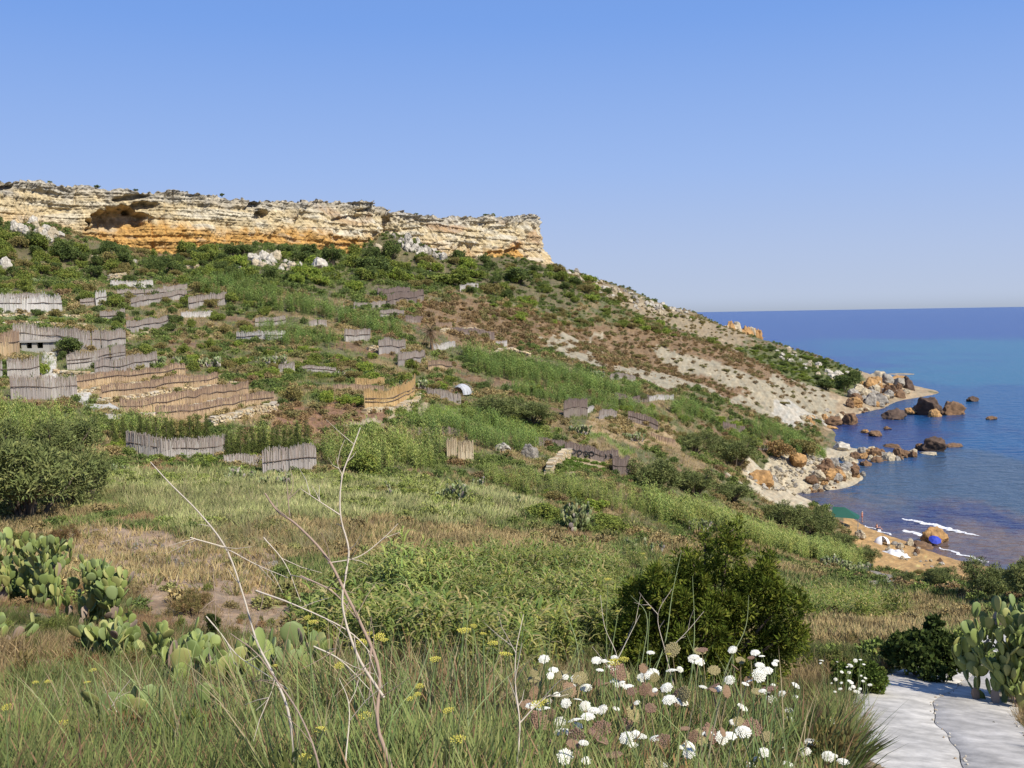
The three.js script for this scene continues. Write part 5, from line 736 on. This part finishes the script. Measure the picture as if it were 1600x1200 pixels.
stalk('dead_stalk', [{ p: [[1060, 1110], [1040, 1020], [1028, 960], [1050, 920]], w: 2.5, pale: 1 }, { p: [[1028, 960], [1010, 940]], w: 1.6, pale: 1 }, { p: [[1040, 1020], [1075, 985], [1100, 955]], w: 2, pale: 1 }], 7, 'thin pale dead stalk against the juniper');
stalk('dead_stalk', [{ p: [[960, 1110], [965, 1030], [945, 980], [938, 930]], w: 2.5, pale: 1 }, { p: [[965, 1030], [985, 990], [1000, 960]], w: 2, pale: 1 }, { p: [[965, 1060], [925, 1010]], w: 1.8, pale: 1 }], 7, 'forked pale dead stalk left of the juniper');
stalk('dead_stalk', [{ p: [[180, 1190], [185, 1120], [178, 1100], [205, 1060]], w: 3, pale: 1 }, { p: [[178, 1100], [150, 1130]], w: 2, pale: 1 }, { p: [[190, 1190], [165, 1150]], w: 2 }], 7, 'short dead stalk below the left prickly pears');
// ---------------------------------------------------------------- grass, weeds and low scrub
function tuftGeo(n, h, w, seg, spread, curl) {
  const g = new Geo();
  for (let i = 0; i < n; i++) { const a = rr(0, 6.28), r = spread * Math.sqrt(R()), p = V(Math.cos(a) * r, -.02, Math.sin(a) * r), d = V(Math.cos(a + rr(-1, 1)) * rr(.1, curl), 1, Math.sin(a + rr(-1, 1)) * rr(.1, curl)).normalize(), L = h * rr(.5, 1.1), sd = rdir(0).cross(d).normalize(), c = tint([1, 1, 1], .16); let cur = p, pr = [p.clone().addScaledVector(sd, w / 2), p.clone().addScaledVector(sd, -w / 2)];
    for (let s = 1; s <= seg; s++) { cur = cur.clone().addScaledVector(d, L / seg); d.addScaledVector(V(d.x, -.25, d.z), .35).normalize(); if (s < seg) { const ww = w / 2 * (1 - .5 * s / seg), nx = [cur.clone().addScaledVector(sd, ww), cur.clone().addScaledVector(sd, -ww)]; g.quad(pr[0], nx[0], nx[1], pr[1], c); pr = nx; } else g.tri(pr[0], cur, pr[1], c); } }
  return g.build();
}
const GRASS = { green: [[.13, .16, .05], [.17, .19, .06], [.3, .24, .12]], dry: [[.36, .27, .14], [.28, .2, .1], [.17, .17, .06]], red: [[.32, .2, .105], [.26, .17, .09], [.35, .26, .14]], pale: [[.31, .31, .135], [.26, .27, .11], [.4, .34, .19]], bright: [[.2, .27, .05], [.16, .23, .045]], crop: [[.12, .2, .05], [.15, .23, .06]], weedy: [[.33, .22, .12], [.26, .16, .09], [.2, .2, .08]], near: [[.19, .235, .075], [.26, .27, .1], [.38, .31, .17], [.3, .19, .105]] };
{
  const near = [], far = [], bushy = [];
  for (let i = 0; i < 330000; i++) {
    const th = rr(-.56, .56), r = 3.2 * Math.pow(110, Math.pow(R(), .82)), x = Math.sin(th) * r, z = -Math.cos(th) * r, g = cover(x, z); if (!g.g || R() > g.n * .8) continue;
    if (r < 40 && x > 4 && nearTrack(x, z)[0] < TRACK_HALF + .08) continue;
    if (r < 13.5 && th > .30) continue; const y = H(x, z); if (y < 1.2) continue; const cs = GRASS[g.g], c = cs[R() < .5 ? 0 : R() < .65 ? 1 : cs.length - 1], k = (1 + .3 * n2(x * .25, z * .25)) * rr(.8, 1.2), tall = g.g === 'pale' ? 1.25 : g.g === 'red' ? .7 : g.g === 'crop' ? .5 : g.g === 'weedy' ? .6 : g.g === 'near' ? 1.1 : .95, col = [c[0] * k, c[1] * k, c[2] * k];
    if (r < 32 && n2(x * .75 + 7, z * .75) < -.3) continue; if (r < 32) near.push([V(x, y, z), rr(0, 6.28), rr(.55, 1.25) * tall * (1 + .35 * n2(x * .4, z * .4)), col]); else far.push([V(x, y, z), rr(0, 6.28), rr(.6, 1.2) * tall * lerp(1, 1.5, sst(60, 250, r)), col]);
  }
  for (let i = 0; i < 95000; i++) { const th = rr(-.56, .56), r = 26 * Math.pow(24, Math.pow(R(), .8)), x = Math.sin(th) * r, z = -Math.cos(th) * r, g = cover(x, z); if (!g.g || g.g === 'crop' || R() > g.n * (r < 60 ? .1 : r > 190 ? .85 : .5) * sst(-.35, .3, n2(x * .06, z * .06) + (r > 190 ? .4 : .15))) continue; const y = H(x, z); if (y < 1.5) continue; const base = { green: [[.1, .14, .04], [.13, .17, .05], [.075, .11, .034]], red: [[.2, .14, .08], [.19, .14, .085], [.16, .15, .07]], dry: [[.25, .2, .11], [.16, .165, .07], [.2, .165, .09]] }[g.g] ?? [[.15, .19, .055], [.18, .21, .07]], c = pick(base), k = rr(.8, 1.25); bushy.push([V(x, y - .06, z), rr(0, 6.28), V(1, rr(.6, 1.05), 1).multiplyScalar(rr(.5, 1.5) * lerp(.7, 1.35, sst(50, 220, r))), [c[0] * k, c[1] * k, c[2] * k]]); }
  const weeds = []; for (let i = 0; i < 2600; i++) { const th = rr(-.56, .56), r = 4 * Math.pow(8, R()), x = Math.sin(th) * r, z = -Math.cos(th) * r; if ((r < 13.5 && th > .3) || n2(x * .35 + 3, z * .35) < -.05 || (x > 4 && nearTrack(x, z)[0] < TRACK_HALF + .2)) continue; const c = pick([[.2, .17, .075], [.26, .17, .09], [.13, .16, .055], [.17, .21, .06]]), k = rr(.8, 1.2); weeds.push([ground(x, z, -.02), rr(0, 6.28), V(1, rr(.8, 1.6), 1).multiplyScalar(rr(.15, .5)), c.map((v) => v * k)]); }
  instanced('weeds', [0, 1, 2].map(() => crownGeo({ lobes: roundLobes(6, .3, .6, .25), n: 420, len: .16, wid: .035, up: .7, fill: .1, cols: [[.8, .8, .8], [1, 1, 1], [1.15, 1.15, 1.1]] })), MAT.leaf, weeds, 'small bushy weeds on the near slope', 'weeds');
  instanced('grass', [0, 1, 2].map(() => tuftGeo(9, .4, .011, 3, .09, .7)), MAT.leaf, near, 'tangle of green and dry grass on the near slope', 'grass');
  instanced('grass', [0, 1, 2].map(() => tuftGeo(11, .42, .035, 2, .22, .9)), MAT.farGrass, far, 'rough grass covering the hillside', 'grass');
  instanced('undergrowth', [0, 1, 2, 3].map(() => crownGeo({ lobes: roundLobes(6, .32, .6, .24), n: 330, len: .16, wid: .08, up: .4, cols: [[.8, .8, .8], [1, 1, 1], [1.15, 1.15, 1.1]] })), MAT.farGrass, bushy, 'low scrub mingled with the hillside grass', 'scrub');
  // tall tussocks: by the track, round the cactus, in the fore-grass
  const tus = []; for (const [px, py, n, s, cols, sp] of [[1340, 1180, 60, 1.5, GRASS.near, .45], [1320, 1140, 40, 1.3, GRASS.near, .4], [1505, 1098, 40, 1.7, [[.14, .15, .06], [.24, .16, .1]], .3], [1555, 1150, 50, .45, GRASS.dry, .5], [1600, 1140, 40, .5, GRASS.dry, .4], [1515, 1110, 40, 1.0, [[.22, .13, .09], [.28, .18, .12]], .4], [1400, 955, 50, 1.3, GRASS.pale, 1], [500, 1180, 60, 1.5, GRASS.near, .5], [760, 1190, 70, 1.5, GRASS.near, .6], [640, 1170, 60, 1.4, GRASS.near, .6], [920, 1170, 50, 1.2, GRASS.dry, .5], [100, 1160, 90, 1.3, GRASS.near, .9], [250, 1130, 60, 1.2, GRASS.near, .7], [1100, 1180, 60, 1.1, GRASS.dry, .6], [420, 850, 120, 1.8, GRASS.pale, 3], [300, 790, 150, 2, GRASS.pale, 5], [1010, 830, 60, 2.4, GRASS.pale, 2], [930, 770, 70, 2.4, GRASS.pale, 3], [830, 760, 60, 2.4, GRASS.pale, 3]]) { const p = WW(px, py); for (let i = 0; i < n; i++) { const a = rr(0, 6.28), q = sp * Math.sqrt(R()), x = p.x + Math.cos(a) * q, z = p.z + Math.sin(a) * q; if (x > 4 && z > -40 && nearTrack(x, z)[0] < TRACK_HALF + .02) continue; const c = pick(cols), k = rr(.8, 1.2); tus.push([ground(x, z), rr(0, 6.28), s * rr(.7, 1.2), c.map((v) => v * k)]); } }
  for (let i = 0; i < 150; i++) { const t = rr(.12, .8), q = trackCurve.getPointAt(t), tg = trackCurve.getTangentAt(t), o = R() < .35 ? -.01 : (R() < .5 ? -1 : 1) * (TRACK_HALF + rr(-.02, .25)), c = pick([[.4, .32, .18], [.28, .22, .11], [.2, .2, .07]]); tus.push([V(q.x - tg.z * o, q.y - .06, q.z + tg.x * o), rr(0, 6.28), Math.abs(o) < .1 ? rr(.08, .22) : rr(.2, .55), c]); }
  const grit = []; for (let i = 0; i < 1500; i++) { const t = rr(.1, .8), q = trackCurve.getPointAt(t), tg = trackCurve.getTangentAt(t), e = R(), o = e < .05 ? rr(-.1, .1) : (e < .5 ? -1 : 1) * (TRACK_HALF + .1 - Math.abs(rr(-.3, .3) * rr(0, 1)) + rr(0, .3)), c = pick([[.5, .44, .34], [.36, .28, .19], [.6, .55, .46]]); const x = q.x - tg.z * o, z = q.z + tg.x * o; grit.push([V(x, Math.abs(o) < TRACK_HALF ? q.y + .012 : H(x, z) + .01, z), rr(0, 6.28), V(rr(.01, .04), rr(.008, .025), rr(.01, .04)), c]); }
  instanced('gravel', [new THREE.DodecahedronGeometry(.7, 0)], new THREE.MeshStandardMaterial({ roughness: 1 }), grit, 'grit and crumbs of stone along the track', 'gravel');
  const stems = []; for (let i = 0; i < 620; i++) { const th = rr(-.52, .28), r = 4.2 * Math.pow(2.6, R()), x = Math.sin(th) * r, z = -Math.cos(th) * r; if (n2(x * .5 + 60, z * .5) < -.1) continue; const c = pick([[.24, .31, .11], [.3, .35, .14], [.4, .34, .2], [.2, .28, .1]]); stems.push([ground(x, z), rr(0, 6.28), rr(.6, 1.25), c]); }
  instanced('wild_stems', [0, 1, 2].map(() => tuftGeo(5, .85, .008, 4, .07, .3)), MAT.leaf, stems, 'thin green stems rising through the near grass', 'stems');
  instanced('tall_grass', [0, 1].map(() => tuftGeo(14, .55, .007, 4, .07, .45)), MAT.leaf, tus, 'tall thin grass tussocks beside the track and in the meadow', 'grass');
}
// crop rows in the plot
for (let k = 0; k < 7; k++) { const a = WW(884 - k * 2.2, 717 + k * 4.2), b = WW(970 - k * 1.2, 730 + k * 2.6), pl = []; for (let i = 0; i < 26; i++) { const t = (i + rr(-.2, .2)) / 25, x = lerp(a.x, b.x, t), z = lerp(a.z, b.z, t), c = pick(GRASS.crop); pl.push([ground(x, z, -.02), rr(0, 6.28), rr(.35, .6), c]); } instanced('crop_row', [crownGeo({ lobes: roundLobes(5, .3, .6, .25), n: 160, len: .3, wid: .14, up: .3, cols: [[.9, .9, .9], [1.1, 1.1, 1]] })], MAT.leaf, pl, ['first', 'second', 'third', 'fourth', 'fifth', 'sixth', 'seventh'][k] + ' row of green crops in the plot, counted from the tyre fence', 'crop row'); }
// ---------------------------------------------------------------- on the beach
{
  const p = WW(1322, 822) ?? S(1322, 822), k = MPP(dist(p)), g = G('beach_awning', p); tag(g, 'dark green awning with a sloping roof behind the tamarisks on the beach', 'awning'); g.rotation.y = -.35;
  const w = 20 * k, h = 24 * k, d = 1.6, col = [.008, .085, .055], roof = new Geo(); const r0 = V(-w, h * 1.25, 0), r1 = V(-w * .1, h * 1.25, 0);
  roof.quad(V(-w * 1.15, h * .72, d), V(w * 1.0, h * .62, d), r1, r0, col); roof.tri(V(w, h * .62, d), V(w, h * .62, -d), r1, col); roof.quad(V(w, h * .62, -d), V(-w * 1.15, h * .72, -d), r0, r1, col); roof.tri(V(-w * 1.15, h * .72, -d), V(-w * 1.15, h * .72, d), r0, col); M('roof', roof.build(), mat({ roughness: .7 }), g);
  for (const [x, z] of [[-w, d], [w * .9, d], [w * .9, -d], [-w, -d]]) { const q = new Geo(); q.tube([V(x, -.3, z * .95), V(x, h * .66, z * .95)], .04, [.3, .3, .3], 6); M('pole', q.build(true), MAT.plain, g); }
}
{
  const p = WW(1378, 850), k = MPP(dist(p)), g = G('beach_tent', p); tag(g, 'white beach tent with a dark opening on the sand', 'tent'); g.rotation.y = .3; const r = 13 * k, P = [], C1 = [], I = [];
  for (let i = 0; i <= 10; i++) for (let j = 0; j <= 16; j++) { const e = i / 10 * Math.PI / 2, a = .9 + j / 16 * (6.2832 - .75); P.push(Math.cos(a + 1.2) * Math.cos(e) * r, Math.sin(e) * r * .95, Math.sin(a + 1.2) * Math.cos(e) * r * .8); C1.push(.8, .8, .8); if (i && j) { const A = (i - 1) * 17 + j - 1, B = i * 17 + j - 1; I.push(A, B, B + 1, A, B + 1, A + 1); } }
  const q = new THREE.BufferGeometry(); q.setAttribute('position', new THREE.Float32BufferAttribute(P, 3)); q.setAttribute('color', new THREE.Float32BufferAttribute(C1, 3)); q.setIndex(I); q.computeVertexNormals(); M('canopy', q, mat({ roughness: .6 }), g);
  const f = new Geo(); f.tube([V(-r * .5, 0, r * .6), V(0, r * .75, r * .35), V(r * .5, 0, r * .6)], .03, [.75, .75, .75], 5); M('pole', f.build(true), MAT.plain, g);
}
{ // sheet spread over rocks
  const p = WW(1398, 868), k = MPP(dist(p)), P = [], C1 = [], I = [], a = 18 * k, b = 1.6; for (let i = 0; i <= 16; i++) for (let j = 0; j <= 8; j++) { const x = (i / 8 - 1) * a, z = (j / 4 - 1) * b, e = 1 - Math.max((i / 8 - 1) ** 4, (j / 4 - 1) ** 4); P.push(x + .1 * n2(i, j), Math.max(.02, e * (.55 + .35 * n2(x * .9, z)) + .04 * n2(i * 2, j * 2)), z); C1.push(.72, .71, .69); if (i && j) { const A = (i - 1) * 9 + j - 1, B = i * 9 + j - 1; I.push(A, A + 1, B + 1, A, B + 1, B); } }
  const q = new THREE.BufferGeometry(); q.setAttribute('position', new THREE.Float32BufferAttribute(P, 3)); q.setAttribute('color', new THREE.Float32BufferAttribute(C1, 3)); q.setIndex(I); q.computeVertexNormals(); const m = M('white_sheet', q, mat({ roughness: .8 }), scene); m.position.copy(p); tag(m, 'white sheet spread over stones at the back of the beach', 'sheet');
}
{ const p = (() => { const q = S(1459, 851); q.y = Math.max(.1, H(q.x, q.z)); return q; })(), k = MPP(dist(p)), g = G('beach_umbrella', p); tag(g, 'blue beach umbrella standing against the ochre boulder', 'umbrella'); const r = 10 * k, h = 9 * k, c = new Geo();
  for (let i = 0; i < 8; i++) { const a = i / 8 * 6.2832, b = (i + 1) / 8 * 6.2832, t = V(0, h + .45, 0), A = V(Math.cos(a) * r, h, Math.sin(a) * r), B = V(Math.cos(b) * r, h, Math.sin(b) * r), m1 = A.clone().multiplyScalar(.55).setY(h + .3), m2 = B.clone().multiplyScalar(.55).setY(h + .3); c.tri(t, m2, m1, [.025, .05, .42]); c.quad(m1, m2, B, A, [.025, .05, .42]); } M('canopy', c.build(), mat({ roughness: .7 }), g).rotation.x = .55; const q = new Geo(); q.tube([V(0, -.3, 0), V(0, h + .3, 0)], .025, [.6, .6, .6], 6); M('pole', q.build(true), MAT.plain, g); }
function person(p, bones, parts, label, turn) { // bones: [joint a, joint b, radius a, radius b]
  const N = 64, mc = new MarchingCubes(N, MAT.plain, false, false, 60000), sc = 1.05, o = V(0, .9, 0); mc.isolation = 0;
  const B = bones.map(([a, b, ra, rb]) => [V(...a), V(...b), ra, rb]), q = V(0, 0, 0), ab = V(0, 0, 0), df = (x, y, z) => { let d = 9; for (const [a, b, ra, rb] of B) { ab.subVectors(b, a); q.set(x, y, z).sub(a); const t = clamp(q.dot(ab) / Math.max(1e-6, ab.lengthSq()), 0, 1), e = q.addScaledVector(ab, -t).length() - lerp(ra, rb, t), k = .035, h = clamp(.5 + .5 * (d - e) / k, 0, 1); d = lerp(d, e, h) - k * h * (1 - h); } return d; };
  for (let z = 0; z < N; z++) for (let y = 0; y < N; y++) for (let x = 0; x < N; x++) mc.field[x + y * N + z * N * N] = -df((x - N / 2) / (N / 2) * sc + o.x, (y - N / 2) / (N / 2) * sc + o.y, (z - N / 2) / (N / 2) * sc + o.z);
  mc.update(); const n = mc.count, P = new Float32Array(n * 3), C1 = new Float32Array(n * 3); for (let i = 0; i < n; i++) { const x = mc.positionArray[i * 3] * sc + o.x, y = mc.positionArray[i * 3 + 1] * sc + o.y, z = mc.positionArray[i * 3 + 2] * sc + o.z; P.set([x, y, z], i * 3); C1.set(parts(x, y, z), i * 3); }
  let g = new THREE.BufferGeometry(); g.setAttribute('position', new THREE.BufferAttribute(P, 3)); g.setAttribute('color', new THREE.BufferAttribute(C1, 3)); g = mergeVertices(g, 1e-4); g.computeVertexNormals();
  const m = M('person', g, mat({ roughness: .7 }), scene); m.position.copy(p); m.rotation.y = turn; return tag(m, label, 'person');
}
const skin = [.52, .27, .19];
const limbs = (s, hip, knee, foot, sh, el, ha) => [[[s * .09, ...hip], [s * .1, ...knee], .085, .06], [[s * .1, ...knee], [s * .1, ...foot], .06, .04], [[s * .1, ...foot], [s * .11, foot[0] - .02, foot[1] + .16], .04, .03], [[s * .18, ...sh], [s * .25, ...el], .05, .042], [[s * .25, ...el], [s * .22, ...ha], .042, .03], [[s * .22, ...ha], [s * .22, ha[0] - .1, ha[1] + .03], .03, .02], [[s * .21, ...ha], [s * .17, ha[0] - .05, ha[1] + .05], .014, .012]];
{ const p = WW(1347, 817) ?? S(1347, 817); p.y = Math.max(p.y, .05);
  person(p, [...limbs(-1, [.9, 0], [.48, .04], [.06, 0], [1.4, 0], [1.12, -.03], [.92, .08]), ...limbs(1, [.9, 0], [.48, .02], [.06, -.05], [1.4, 0], [1.14, -.05], [.95, .1]), [[0, .9, 0], [0, 1.15, 0], .14, .125], [[0, 1.15, 0], [0, 1.4, 0], .13, .15], [[0, 1.4, 0], [0, 1.55, .01], .06, .055], [[0, 1.62, .02], [0, 1.66, .02], .1, .095], [[0, 1.61, .12], [0, 1.63, .1], .018, .015]], (x, y, z) => (y > 1.66 && z < .08 || y > 1.72 || (y > 1.5 && z < -.04) ? [.5, .46, .4] : y > .78 && y < .98 ? [.5, .1, .1] : y > 1.2 && y < 1.36 && Math.abs(x) < .18 ? [.55, .14, .14] : skin), 'person in red swimwear standing on the wet sand at the waterline', 1.2); }
{ const p = WW(1371, 829) ?? S(1371, 829); p.y = Math.max(p.y, .05);
  person(p, [...limbs(-1, [.1, 0], [.42, .36], [.06, .62], [.6, -.12], [.36, -.22], [.12, -.3]), ...limbs(1, [.1, 0], [.36, .4], [.06, .7], [.6, -.12], [.36, -.22], [.12, -.3]), [[0, .12, 0], [0, .36, -.05], .15, .13], [[0, .36, -.05], [0, .6, -.12], .13, .15], [[0, .6, -.12], [0, .75, -.11], .06, .055], [[0, .82, -.1], [0, .86, -.1], .1, .095]], (x, y, z) => (y > .86 ? [.06, .04, .03] : y < .3 && z < .2 ? [.03, .03, .06] : skin), 'person in dark swimwear sitting on the sand by the water', 1.6); }

//PARTS_BELOW
renderer.render(scene, camera);
